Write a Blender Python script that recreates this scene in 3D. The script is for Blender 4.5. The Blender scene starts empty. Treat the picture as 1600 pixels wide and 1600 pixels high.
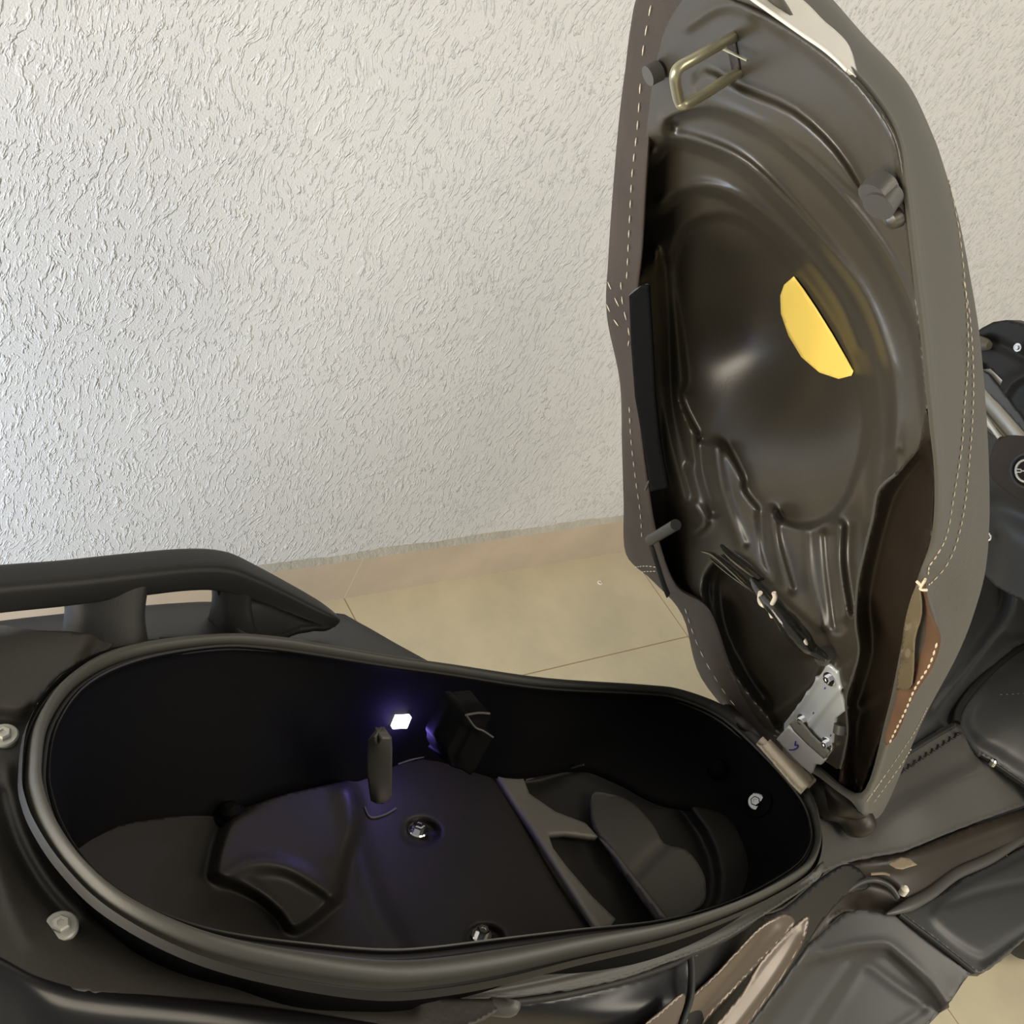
import bpy, bmesh, math, random
import numpy as np
from mathutils import Vector, Matrix
from mathutils.bvhtree import BVHTree
from mathutils.geometry import delaunay_2d_cdt

random.seed(4)
COL = bpy.context.scene.collection
SC = bpy.context.scene

# ------------------------------------------------------------------ camera
CAM = np.array([-1.0056, -1.03574, 1.4875])
ROT = np.array([[0.78808, 0.607073, 0.101942], [-0.473559, 0.492095, 0.730469], [0.393283, -0.623943, 0.675295]])  # columns: right, forward, up
FOC = 1900.0
cd = bpy.data.cameras.new('camera'); cam = bpy.data.objects.new('camera', cd); COL.objects.link(cam)
cam.matrix_world = Matrix(((ROT[0, 0], ROT[0, 2], -ROT[0, 1], CAM[0]), (ROT[1, 0], ROT[1, 2], -ROT[1, 1], CAM[1]), (ROT[2, 0], ROT[2, 2], -ROT[2, 1], CAM[2]), (0, 0, 0, 1)))
cd.sensor_width = 36; cd.lens = 36 * FOC / 1600; cd.clip_start = .02
SC.camera = cam

# ------------------------------------------------------------------ light and exposure
SC.view_settings.view_transform = 'Standard'; SC.view_settings.look = 'None'
SC.view_settings.exposure = -0.10; SC.view_settings.gamma = 1.0
w = bpy.data.worlds.new('room_air'); SC.world = w; w.use_nodes = True
bg = w.node_tree.nodes['Background']; bg.inputs[0].default_value = (.86, .85, .80, 1); bg.inputs[1].default_value = .37

def area(name, loc, target, size, power, col, sy=None):
    l = bpy.data.lights.new(name, 'AREA'); l.energy = power; l.color = col; l.size = size
    if sy: l.shape = 'RECTANGLE'; l.size_y = sy
    o = bpy.data.objects.new(name, l); COL.objects.link(o); o.location = loc
    o.rotation_euler = (Vector(target) - Vector(loc)).to_track_quat('-Z', 'Y').to_euler()
    return o
area('wall_tint_fill', (-1.45, -.42, .30), (-.45, 0, .38), .5, 10, (.42, .64, 1.0), .5)  # small unseen blue panel, added close by to tint the lower wall
area('ceiling_light', (.2, -2.0, 3.0), (.2, -.5, .3), 1.2, 34, (1.0, .88, .70), 1.2)
area('pan_highlight_fill', (-2.35, -.85, .80), (-.2, -.6, .9), 1.4, 54, (1.0, .90, .74), 1.1)  # unseen warm panel, added to put a highlight in the seat pan
area('window_daylight', (1.7, -2.9, 2.0), (.3, -.6, .5), 1.3, 44, (1.0, .92, .78), 1.6)

# ------------------------------------------------------------------ frames
a_, b_ = math.radians(-1.12), math.radians(13.8)
E1 = np.array([math.cos(a_), math.sin(a_), 0]); _lat = np.array([-math.sin(a_), math.cos(a_), 0]); _up = np.array([0, 0, 1.])
E2 = _lat * math.cos(b_) - _up * math.sin(b_); E3 = _lat * math.sin(b_) + _up * math.cos(b_)     # leaning on its side stand
H0 = np.array([-0.14110949, -0.77334091, 0.72])            # seat hinge
GROUND = H0 - E3 * H0[2] / E3[2]
def pl(deg):
    t = math.radians(deg); return np.cross(E1 * math.cos(t) + E3 * math.sin(t), E2)
NR = pl(-12.8)
_t = math.radians(-31); SU = E3 * math.cos(_t) + E1 * math.sin(_t); NS = np.cross(SU, E2)
def ray(x, y): return ROT @ np.array([(x - 800) / FOC, 1, (800 - y) / FOC])
def hit(x, y, o, n):
    d = ray(x, y); return CAM + d * (n @ (o - CAM)) / (n @ d)
def pix(P):
    q = ROT.T @ (np.array(P) - CAM); return (800 + FOC * q[0] / q[1], 800 - FOC * q[2] / q[1])
def W(x, y, z): return H0 + E1 * x + E2 * y + E3 * z
def Bk(P):
    P = np.array(P) - H0; return P @ E1, P @ E2, P @ E3
def Pz(x, y, v): return hit(x, y, H0 + E3 * v, E3)
def Py(x, y, v): return hit(x, y, H0 + E2 * v, E2)
def Px(x, y, v): return hit(x, y, H0 + E1 * v, E1)
def Pr(x, y, v=0): return hit(x, y, H0 + NR * v, NR)
def Ps(x, y, v=0): return hit(x, y, H0 + NS * v, NS)

# ------------------------------------------------------------------ materials
def mat(name, col, rough=.5, metal=0, spec=.5, noise=None, bump=None, coat=0, var=0, sheen=0):
    m = bpy.data.materials.new(name); m.use_nodes = True; nt = m.node_tree; N = nt.nodes; b = N['Principled BSDF']
    b.inputs['Base Color'].default_value = (*col, 1); b.inputs['Roughness'].default_value = rough
    b.inputs['Metallic'].default_value = metal; b.inputs['Specular IOR Level'].default_value = spec
    b.inputs['Coat Weight'].default_value = coat; b.inputs['Coat Roughness'].default_value = .05
    b.inputs['Sheen Weight'].default_value = sheen
    tc = N.new('ShaderNodeTexCoord')
    if bump:
        n = N.new('ShaderNodeTexNoise'); n.inputs['Scale'].default_value = bump[0]; n.inputs['Detail'].default_value = 4
        bp = N.new('ShaderNodeBump'); bp.inputs['Strength'].default_value = bump[1]; bp.inputs['Distance'].default_value = bump[2]
        nt.links.new(tc.outputs['Object'], n.inputs['Vector']); nt.links.new(n.outputs['Fac'], bp.inputs['Height']); nt.links.new(bp.outputs[0], b.inputs['Normal'])
    if var:
        n2 = N.new('ShaderNodeTexNoise'); n2.inputs['Scale'].default_value = 9; n2.inputs['Detail'].default_value = 6
        rp = N.new('ShaderNodeValToRGB'); rp.color_ramp.elements[0].position = .3; rp.color_ramp.elements[1].position = .7
        rp.color_ramp.elements[0].color = tuple(c * (1 - var) for c in col) + (1,); rp.color_ramp.elements[1].color = tuple(min(1, c * (1 + var)) for c in col) + (1,)
        nt.links.new(tc.outputs['Object'], n2.inputs['Vector']); nt.links.new(n2.outputs['Fac'], rp.inputs[0]); nt.links.new(rp.outputs[0], b.inputs['Base Color'])
    return m

M = {}
M['plastic'] = mat('matte_black_plastic', (.016, .016, .016), .5, spec=.3, bump=(900, .25, .0006))
M['pan'] = mat('satin_black_plastic', (.042, .036, .026), .36, spec=.85, bump=(500, .12, .0006), var=.2)
M['panbrown'] = mat('brown_black_plastic', (.024, .017, .011), .45, var=.3)
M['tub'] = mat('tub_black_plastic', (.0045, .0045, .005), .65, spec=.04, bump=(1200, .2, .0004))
M['tubfloor'] = mat('tub_floor_plastic', (.015, .0135, .012), .55, spec=.35, bump=(1200, .25, .0004), var=.15)
M['tubgrey'] = mat('tub_grey_plastic', (.060, .057, .050), .5, bump=(1200, .25, .0004))
M['tublit'] = mat('tub_lit_plastic', (.125, .118, .10), .5)  # divider face: the light it catches is put into the base colour
M['gloss'] = mat('glossy_black_paint', (.010, .010, .011), .26, spec=.4)
M['greyplastic'] = mat('grained_grey_plastic', (.075, .073, .068), .40, bump=(1400, .3, .0004))
M['dkgrey'] = mat('dark_grey_plastic', (.040, .041, .041), .42, bump=(1400, .3, .0004))
M['rubber'] = mat('seal_rubber', (.050, .049, .042), .48, bump=(700, .2, .0004))
M['groove'] = mat('deep_black_rubber', (.006, .006, .006), .6)
M['deck'] = mat('dusty_black_deck', (.034, .031, .027), .55, bump=(300, .3, .0008), var=.3)
M['vinyl'] = mat('grey_seat_vinyl', (.078, .074, .060), .6, bump=(1800, .3, .0005), sheen=.15)
M['lining'] = mat('brown_fabric_backing', (.15, .080, .042), .8, bump=(1500, .5, .001), var=.35)
M['fold'] = mat('folded_seat_fabric', (.044, .032, .024), .7, var=.3, bump=(1500, .5, .0008))
M['thread'] = mat('cream_thread', (.75, .68, .52), .7)
M['steel'] = mat('zinc_steel', (.62, .66, .68), .38, metal=.25, bump=(60, .15, .001), var=.2)
M['alu'] = mat('brushed_aluminium', (.60, .59, .55), .4, metal=.15, bump=(120, .15, .001))
M['beige'] = mat('lit_aluminium', (.78, .68, .50), .45, metal=.2, var=.12)  # aluminium hinge end, with the light it catches put into the colour
M['slot'] = mat('grey_slot', (.20, .19, .165), .6)
M['zinc'] = mat('yellowed_zinc_wire', (.45, .43, .30), .32, metal=.7, var=.25)
M['bolt'] = mat('painted_bolt', (.50, .50, .45), .45, metal=.3)
M['chrome'] = mat('chrome', (.8, .8, .8), .12, metal=1)
M['trim'] = mat('silver_trim', (.74, .72, .66), .25, metal=.15, coat=.6)
M['bronze'] = mat('bronze_trim_and_reflection', (.13, .10, .073), .30, metal=.3, coat=.25)  # bronze-grey trim, also the floor reflection painted beside it
M['yellow'] = mat('yellow_sticker', (1.0, .74, .16), .5)
M['white'] = mat('white_elastic', (.85, .80, .68), .6)
M['bag'] = mat('black_film', (.02, .02, .018), .18, coat=.5, bump=(60, .5, .004))
M['ink'] = mat('violet_ink', (.05, .03, .30), .6)
M['tan'] = mat('tan_label', (.30, .24, .16), .6, var=.3)
M['tube'] = mat('grey_metallic_tube', (.30, .29, .26), .22, metal=.8)
M['cone'] = mat('brown_grey_rubber', (.10, .09, .065), .5)
M['tyre'] = mat('tyre_rubber', (.02, .02, .02), .8)
m = mat('led_lens', (1, 1, 1), .3); bs = m.node_tree.nodes['Principled BSDF']
bs.inputs['Emission Color'].default_value = (.80, .70, 1, 1); bs.inputs['Emission Strength'].default_value = 14; M['led'] = m

# ribbed seat fabric
m = mat('ribbed_seat_fabric', (.078, .072, .058), .65, sheen=.15); nt = m.node_tree; N = nt.nodes
tc = N.new('ShaderNodeTexCoord'); dt = N.new('ShaderNodeVectorMath'); dt.operation = 'DOT_PRODUCT'; dt.inputs[1].default_value = tuple(SU)
mu = N.new('ShaderNodeMath'); mu.operation = 'MULTIPLY'; mu.inputs[1].default_value = 2 * math.pi / .0034; wv = N.new('ShaderNodeMath'); wv.operation = 'SINE'
nt.links.new(tc.outputs['Object'], dt.inputs[0]); nt.links.new(dt.outputs['Value'], mu.inputs[0]); nt.links.new(mu.outputs[0], wv.inputs[0])
bp = N.new('ShaderNodeBump'); bp.inputs['Strength'].default_value = .7; bp.inputs['Distance'].default_value = .0004
nt.links.new(wv.outputs[0], bp.inputs['Height'])
nt.links.new(bp.outputs[0], N['Principled BSDF'].inputs['Normal'])
M['ribbed'] = m

# scratched plaster wall
m = mat('scratched_plaster', (.67, .675, .68), .85); nt = m.node_tree; N = nt.nodes; L = nt.links; pb = N['Principled BSDF']
tc = N.new('ShaderNodeTexCoord')
sm = N.new('ShaderNodeSeparateXYZ'); L.new(tc.outputs['Object'], sm.inputs[0])
cm = N.new('ShaderNodeCombineXYZ'); L.new(sm.outputs['X'], cm.inputs['X']); L.new(sm.outputs['Z'], cm.inputs['Y'])
wn = N.new('ShaderNodeTexNoise'); wn.inputs['Scale'].default_value = 9; wn.inputs['Detail'].default_value = 2; L.new(cm.outputs[0], wn.inputs['Vector'])
ws = N.new('ShaderNodeVectorMath'); ws.operation = 'SCALE'; ws.inputs['Scale'].default_value = .055; L.new(wn.outputs['Color'], ws.inputs[0])
wa = N.new('ShaderNodeVectorMath'); L.new(cm.outputs[0], wa.inputs[0]); L.new(ws.outputs[0], wa.inputs[1])
msk = N.new('ShaderNodeTexNoise'); msk.inputs['Scale'].default_value = 13; msk.inputs['Detail'].default_value = 1; L.new(cm.outputs[0], msk.inputs['Vector'])
def scratch(rot, sc, lo, hi):
    mp = N.new('ShaderNodeMapping'); mp.vector_type = 'POINT'; mp.inputs['Rotation'].default_value = (0, 0, math.radians(rot)); mp.inputs['Scale'].default_value = sc
    L.new(wa.outputs[0], mp.inputs[0])
    n = N.new('ShaderNodeTexNoise'); n.inputs['Scale'].default_value = 1; n.inputs['Detail'].default_value = 2.5; n.inputs['Roughness'].default_value = .6
    L.new(mp.outputs[0], n.inputs['Vector'])
    r = N.new('ShaderNodeMapRange'); r.inputs['From Min'].default_value = lo; r.inputs['From Max'].default_value = hi; L.new(n.outputs['Fac'], r.inputs['Value'])
    return r.outputs[0]
s1 = scratch(24, (150, 44, 1), .555, .64); s2 = scratch(-50, (145, 48, 1), .55, .64); s3 = scratch(78, (125, 62, 1), .56, .64)
mr = N.new('ShaderNodeMapRange'); mr.inputs['From Min'].default_value = .42; mr.inputs['From Max'].default_value = .58; L.new(msk.outputs['Fac'], mr.inputs['Value'])
mx = N.new('ShaderNodeMix'); L.new(mr.outputs[0], mx.inputs[0]); L.new(s1, mx.inputs[2]); L.new(s2, mx.inputs[3])
ad = N.new('ShaderNodeMath'); ad.operation = 'MULTIPLY_ADD'; ad.inputs[1].default_value = .55; L.new(s3, ad.inputs[0]); L.new(mx.outputs[0], ad.inputs[2])
fn = N.new('ShaderNodeTexNoise'); fn.inputs['Scale'].default_value = 420; fn.inputs['Detail'].default_value = 3; L.new(cm.outputs[0], fn.inputs['Vector'])
ad2 = N.new('ShaderNodeMath'); ad2.operation = 'MULTIPLY_ADD'; ad2.inputs[1].default_value = .35; L.new(fn.outputs['Fac'], ad2.inputs[0]); L.new(ad.outputs[0], ad2.inputs[2])
bp = N.new('ShaderNodeBump'); bp.inputs['Strength'].default_value = 1.0; bp.inputs['Distance'].default_value = .0017; L.new(ad2.outputs[0], bp.inputs['Height']); L.new(bp.outputs[0], pb.inputs['Normal'])
M['wall'] = m

def tile_mat(name, c1, c2, lines, grout):
    """lines: (axis index, offset, period, half width)"""
    m = mat(name, c1, .38, spec=.35); nt = m.node_tree; N = nt.nodes; L = nt.links; pb = N['Principled BSDF']
    tc = N.new('ShaderNodeTexCoord'); sx = N.new('ShaderNodeSeparateXYZ'); L.new(tc.outputs['Object'], sx.inputs[0])
    n = N.new('ShaderNodeTexNoise'); n.inputs['Scale'].default_value = 7; n.inputs['Detail'].default_value = 7; n.inputs['Roughness'].default_value = .62; L.new(tc.outputs['Object'], n.inputs['Vector'])
    rp = N.new('ShaderNodeValToRGB'); rp.color_ramp.elements[0].position = .33; rp.color_ramp.elements[1].position = .68
    rp.color_ramp.elements[0].color = (*c2, 1); rp.color_ramp.elements[1].color = (*c1, 1); L.new(n.outputs['Fac'], rp.inputs[0])
    prev = None
    for axn, off, per, hw in lines:
        s = N.new('ShaderNodeMath'); s.operation = 'SUBTRACT'; s.inputs[1].default_value = off; L.new(sx.outputs[axn], s.inputs[0])
        p = N.new('ShaderNodeMath'); p.operation = 'PINGPONG'; p.inputs[1].default_value = per / 2; L.new(s.outputs[0], p.inputs[0])
        q = N.new('ShaderNodeMath'); q.operation = 'LESS_THAN'; q.inputs[1].default_value = hw; L.new(p.outputs[0], q.inputs[0])
        if prev is None: prev = q.outputs[0]
        else:
            mxx = N.new('ShaderNodeMath'); mxx.operation = 'MAXIMUM'; L.new(prev, mxx.inputs[0]); L.new(q.outputs[0], mxx.inputs[1]); prev = mxx.outputs[0]
    mx = N.new('ShaderNodeMix'); mx.data_type = 'RGBA'; L.new(prev, mx.inputs[0]); L.new(rp.outputs[0], mx.inputs[6]); mx.inputs[7].default_value = (*grout, 1)
    L.new(mx.outputs[2], pb.inputs['Base Color'])
    return m
TW, TD, SKH = .6563, .2202, .101
M['floor'] = tile_mat('beige_floor_tile', (.60, .53, .37), (.50, .45, .32), [(0, 0, TW, .0011), (1, -TD, TD * 3, .0011)], (.30, .21, .12))
M['skirt'] = tile_mat('pinkish_skirting_tile', (.60, .50, .39), (.50, .42, .33), [(0, 0, TW, .0009)], (.62, .57, .48))
M['mortar'] = mat('grey_mortar', (.42, .40, .34), .9, bump=(120, .8, .003), var=.2)

# ------------------------------------------------------------------ mesh helpers
def link(name, me, m, parent=None, smooth=True, sharp=38):
    o = bpy.data.objects.new(name, me); COL.objects.link(o)
    if m is not None and len(me.materials) == 0: me.materials.append(M[m] if isinstance(m, str) else m)
    if smooth:
        me.polygons.foreach_set('use_smooth', [True] * len(me.polygons))
        if sharp: me.set_sharp_from_angle(angle=math.radians(sharp))
    if parent is not None: o.parent = parent
    return o
def mesh(verts, faces, local=True):
    me = bpy.data.meshes.new('m'); off = GROUND if local else np.zeros(3)
    me.from_pydata([tuple(np.array(v) - off) for v in verts], [], faces); me.update(); return me
def cr(p, t, closed=False):
    n = len(p); i = int(math.floor(t)); f = t - i
    g = (lambda k: p[k % n]) if closed else (lambda k: p[min(max(k, 0), n - 1)])
    a, b, c, d = g(i - 1), g(i), g(i + 1), g(i + 2)
    return .5 * ((2 * b) + (c - a) * f + (2 * a - 5 * b + 4 * c - d) * f * f + (3 * b - a - 3 * c + d) * f ** 3)
def dense(p, k=6, closed=False):
    p = [np.array(q, float) for q in p]; n = len(p); out = []
    for i in range(n if closed else n - 1):
        for j in range(k): out.append(cr(p, i + j / k, closed))
    if not closed: out.append(p[-1])
    return out
def grid_mesh(rows, cu=False, cv=False, caps=False):
    nr, nc = len(rows), len(rows[0]); V = [v for r in rows for v in r]; F = []
    for i in range(nr - 1 + (1 if cv else 0)):
        for j in range(nc - 1 + (1 if cu else 0)):
            i2, j2 = (i + 1) % nr, (j + 1) % nc
            F.append((i * nc + j, i * nc + j2, i2 * nc + j2, i2 * nc + j))
    if caps: F.append(tuple(range(nc))[::-1]); F.append(tuple((nr - 1) * nc + j for j in range(nc)))
    return V, F
def loft(name, loops, m, parent, k=6, kv=4, closed=True, thick=0, caps=False, sharp=38, flip=False):
    """loops of matching key points -> smooth surface"""
    L1 = [dense(l, k, closed) for l in loops]
    cols = [dense([L1[i][j] for i in range(len(L1))], kv) for j in range(len(L1[0]))] if kv > 1 else [[l[j] for l in L1] for j in range(len(L1[0]))]
    rows = [[c[i] for c in cols] for i in range(len(cols[0]))]
    V, F = grid_mesh(rows, cu=closed, caps=caps)
    if flip: F = [f[::-1] for f in F]
    o = link(name, mesh(V, F), m, parent, sharp=sharp)
    if thick: s = o.modifiers.new('thickness', 'SOLIDIFY'); s.thickness = thick; s.offset = 0
    return o
def tube(name, pts, r, m, parent=None, k=5, nseg=12, closed=False, rf=None, sx=1, sy=1, upv=None, local=True, pw=1):
    g_ = lambda v: math.copysign(abs(v) ** pw, v)
    P = dense(pts, k, closed) if k > 1 else [np.array(p, float) for p in pts]; n = len(P); rows = []
    up = np.array(upv if upv is not None else (0.13, .21, 1.)); prev = None
    for i, p in enumerate(P):
        t = (P[(i + 1) % n] if closed or i < n - 1 else p) - (P[i - 1] if closed or i > 0 else p); t = t / (np.linalg.norm(t) + 1e-12)
        if upv is None and prev is not None: s = prev - t * (prev @ t)
        else: s = np.cross(t, up)
        s = s / (np.linalg.norm(s) + 1e-12); prev = s
        q = np.cross(s, t); rr = r * (rf(i / (n - 1)) if rf else 1)
        rows.append([p + s * g_(math.cos(a)) * rr * sx + q * g_(math.sin(a)) * rr * sy for a in [2 * math.pi * j / nseg for j in range(nseg)]])
    V, F = grid_mesh(rows, cu=True, cv=closed, caps=not closed)
    return link(name, mesh(V, [f[::-1] for f in F], local), m, parent, sharp=50)
def segdist(PX, PY, pts, closed):
    n = len(pts); D = np.full(PX.shape, 1e9)
    for i in range(n if closed else n - 1):
        x0, y0 = pts[i]; x1, y1 = pts[(i + 1) % n]; dx, dy = x1 - x0, y1 - y0; l2 = dx * dx + dy * dy + 1e-9
        t = np.clip(((PX - x0) * dx + (PY - y0) * dy) / l2, 0, 1)
        D = np.minimum(D, np.hypot(PX - x0 - t * dx, PY - y0 - t * dy))
    return D
def inside(PX, PY, pts):
    c = np.zeros(PX.shape, bool); n = len(pts)
    for i in range(n):
        x0, y0 = pts[i]; x1, y1 = pts[i - 1]
        if y0 == y1: continue
        c ^= ((y0 > PY) != (y1 > PY)) & (PX < (x1 - x0) * (PY - y0) / (y1 - y0) + x0)
    return c
def sstep(t):
    t = np.clip(t, 0, 1); return t * t * (3 - 2 * t)
def smooth2(pts, k=4, closed=True): return [tuple(p[:2]) for p in dense([np.array(p, float) for p in pts], k, closed)]
def tps(anch):
    A = np.array(anch, float); n = len(A); xy = A[:, :2] / 300; v = A[:, 2]
    U = lambda r: np.where(r > 1e-9, r * r * np.log(r + 1e-12), 0)
    K = U(np.hypot(xy[:, None, 0] - xy[None, :, 0], xy[:, None, 1] - xy[None, :, 1])) + np.eye(n) * 1e-3
    Pm = np.c_[np.ones(n), xy]; Z = np.zeros((3, 3)); S = np.linalg.solve(np.block([[K, Pm], [Pm.T, Z]]), np.r_[v, 0, 0, 0])
    def f(X, Y):
        X = X / 300; Y = Y / 300
        r = np.hypot(X[:, None] - xy[None, :, 0], Y[:, None] - xy[None, :, 1])
        return U(r) @ S[:n] + S[n] + S[n + 1] * X + S[n + 2] * Y
    return f
def relief(name, poly, fn, anch, m, parent, feats=(), step=8, thick=.003, sm=3, sharp=75, bstep=None):
    """a moulded panel: outline, a base surface through anchors, then ridges and steps moulded into it"""
    if sm > 1: poly = smooth2(poly, sm)
    step = step * .6; B = []; bstep = bstep or step
    for i in range(len(poly)):
        p, q = np.array(poly[i]), np.array(poly[(i + 1) % len(poly)]); n = max(1, int(np.hypot(*(q - p)) / bstep))
        for j in range(n): B.append(tuple(p + (q - p) * j / n))
    xs = [p[0] for p in B]; ys = [p[1] for p in B]; I = []
    gy = np.arange(min(ys), max(ys), step * .87)
    G = np.array([(x + (step / 2 if r % 2 else 0), y) for r, y in enumerate(gy) for x in np.arange(min(xs), max(xs), step)])
    if len(G):
        ok = inside(G[:, 0], G[:, 1], B) & (segdist(G[:, 0], G[:, 1], B, True) > step * .45); I = [tuple(g) for g in G[ok]]
    nb = len(B); vs = [Vector(p) for p in B + I]
    r = delaunay_2d_cdt(vs, [(i, (i + 1) % nb) for i in range(nb)], [], 1, 1e-5)
    PXY = np.array([tuple(v) for v in r[0]]); X, Y = PXY[:, 0], PXY[:, 1]
    if callable(anch): off = anch(X, Y)
    elif isinstance(anch, (int, float)): off = np.full(X.shape, float(anch))
    else: off = tps(anch)(X, Y)
    for kind, pts, h, wd in feats:
        if kind == 'ridge': off = off + h * np.exp(-(segdist(X, Y, smooth2(pts, 4, False), False) / wd) ** 2)
        elif kind == 'spot': off = off + h * np.exp(-(np.hypot(X - pts[0], Y - pts[1]) / wd) ** 2)
        else:
            q = smooth2(pts, 3) if kind != 'stepc' else pts
            d = segdist(X, Y, q, True); d = np.where(inside(X, Y, q), d, -d)
            if kind == 'bowl': c = np.clip(d / wd, 0, 1); off = off + h * np.sqrt(1 - (1 - c) ** 2)
            else: off = off + h * sstep(d / wd + .5)
    tri = np.array([f[:3] for f in r[2]]); off = np.asarray(off, float) + 0 * X
    if feats and len(tri):
        for _ in range(4):
            ac = np.zeros_like(off); ct = np.zeros_like(off)
            for a, b in ((0, 1), (1, 2), (2, 0)):
                np.add.at(ac, tri[:, a], off[tri[:, b]]); np.add.at(ct, tri[:, a], 1); np.add.at(ac, tri[:, b], off[tri[:, a]]); np.add.at(ct, tri[:, b], 1)
            nw = .5 * off + .5 * ac / np.maximum(ct, 1); off = nw
    V = [fn(x, y, o) for x, y, o in zip(X, Y, off)]; F = []
    for f in r[2]:
        p = [np.array(V[i]) for i in f[:3]]; n = np.cross(p[1] - p[0], p[2] - p[0])
        F.append(tuple(f) if n @ (CAM - p[0]) > 0 else tuple(reversed(f)))
    o = link(name, mesh(V, F), m, parent, sharp=sharp)
    if thick: s = o.modifiers.new('thickness', 'SOLIDIFY'); s.thickness = thick; s.offset = -1
    return o
def bvh_of(o):
    me = o.data; return BVHTree.FromPolygons([v.co + Vector(GROUND) for v in me.vertices], [tuple(p.vertices) for p in me.polygons])
def on(b, x, y, lift=.001, default=None):
    d = Vector(ray(x, y)).normalized(); r = b.ray_cast(Vector(CAM), d)
    if r[0] is None: return default, None
    n = r[1] if r[1].dot(d) < 0 else -r[1]
    return np.array(r[0] + n * lift), np.array(n)
def lathe(name, pos, axis, prof, m, parent, n=20, hexa=None, local=True):
    """prof: (radius, height along axis) from the bottom up"""
    ax = np.array(axis) / np.linalg.norm(axis); s = np.cross(ax, [.3, .5, .81]); s /= np.linalg.norm(s); q = np.cross(ax, s)
    rows = [[pos + (s * math.cos(t) + q * math.sin(t)) * r + ax * h for t in [2 * math.pi * j / n for j in range(n)]] for r, h in prof]
    V, F = grid_mesh(rows, cu=True, caps=True)
    return link(name, mesh(V, F, local), m, parent, sharp=35)
def bolt(name, pos, axis, r, m, parent, hexh=.6, washer=True):
    ax = np.array(axis) / np.linalg.norm(axis); s = np.cross(ax, [.3, .5, .81]); s /= np.linalg.norm(s); q = np.cross(ax, s); V = []; F = []
    def ring(n, rr, h, ph=0):
        i0 = len(V)
        for j in range(n): t = 2 * math.pi * j / n + ph; V.append(pos + (s * math.cos(t) + q * math.sin(t)) * rr + ax * h)
        return list(range(i0, i0 + n))
    def band(a, b):
        for j in range(len(a)): F.append((a[j], a[(j + 1) % len(a)], b[(j + 1) % len(a)], b[j]))
    a = ring(24, r, -.002); b = ring(24, r, r * .10); c = ring(24, r * .9, r * .2); band(a, b); band(b, c); F.append(tuple(c)); F.append(tuple(a[::-1]))
    a = ring(6, r * .58, r * .15); b = ring(6, r * .58, r * hexh); c = ring(6, r * .46, r * (hexh + .1)); d = ring(6, r * .25, r * (hexh + .1)); e = ring(6, r * .22, r * hexh)
    band(a, b); band(b, c); band(c, d); band(d, e); F.append(tuple(e))
    return link(name, mesh(V, F), m, parent, sharp=25)
def box3(name, c, ax, half, m, parent, bev=.002):
    bm = bmesh.new(); bmesh.ops.create_cube(bm, size=2)
    for v in bm.verts: v.co = Vector(c - (GROUND)) + Vector(ax[0]) * v.co.x * half[0] + Vector(ax[1]) * v.co.y * half[1] + Vector(ax[2]) * v.co.z * half[2]
    bmesh.ops.bevel(bm, geom=bm.edges[:], offset=bev, segments=2, affect='EDGES'); bmesh.ops.recalc_face_normals(bm, faces=bm.faces[:])
    me = bpy.data.meshes.new('m'); bm.to_mesh(me); bm.free(); return link(name, me, m, parent)
def dashes(name, pts, b, m, parent, pitch=.0075, duty=.62, r=.0006, default=None, lift=.0006, k=8):
    """sewn stitches lying on a surface"""
    P = []
    for p in dense([np.array(p, float) for p in pts], k):
        h, n = on(b, p[0], p[1], lift) if b is not None else (default(p[0], p[1]), None)
        if h is None and default is not None: h = default(p[0], p[1])
        if h is not None: P.append(h)
    V = []; F = []
    if len(P) < 2: P = [H0, H0 + E1 * .01]
    L_ = [0]
    for i in range(1, len(P)): L_.append(L_[-1] + np.linalg.norm(P[i] - P[i - 1]))
    def at(s):
        i = min(max(int(np.searchsorted(L_, s)) - 1, 0), len(P) - 2); f = (s - L_[i]) / (L_[i + 1] - L_[i] + 1e-12); return P[i] + (P[i + 1] - P[i]) * f
    s = 0
    while s + pitch * duty < L_[-1]:
        a, c = at(s), at(s + pitch * duty); t = c - a; t /= np.linalg.norm(t) + 1e-12
        u = np.cross(t, [.2, .3, .9]); u /= np.linalg.norm(u); q = np.cross(t, u); i0 = len(V)
        for base, rr in ((a, .4), ((a + c) / 2, 1), (c, .4)):
            for j in range(6): g = j * math.pi / 3; V.append(base + (u * math.cos(g) + q * math.sin(g)) * r * rr)
        for k2 in (0, 6):
            for j in range(6): F.append((i0 + k2 + j, i0 + k2 + (j + 1) % 6, i0 + k2 + 6 + (j + 1) % 6, i0 + k2 + 6 + j))
        F.append(tuple(i0 + j for j in range(5, -1, -1))); F.append(tuple(i0 + 12 + j for j in range(6)))
        s += pitch
    return link(name, mesh(V, F), m, parent)

def surf_anch(b, pts, P_, n, lift=.002, lim=1):
    out = []; P2 = list(pts); c = np.mean(np.array(pts), 0)
    P2 += [tuple(np.array(p) * f + c * (1 - f)) for p in pts for f in (.35, .7)]
    for x, y in P2:
        h, _ = on(b, x, y, 0)
        if h is not None and abs((h - H0) @ n) < lim: out.append((x, y, float((h - H0) @ n) + lift))
    return out

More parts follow.
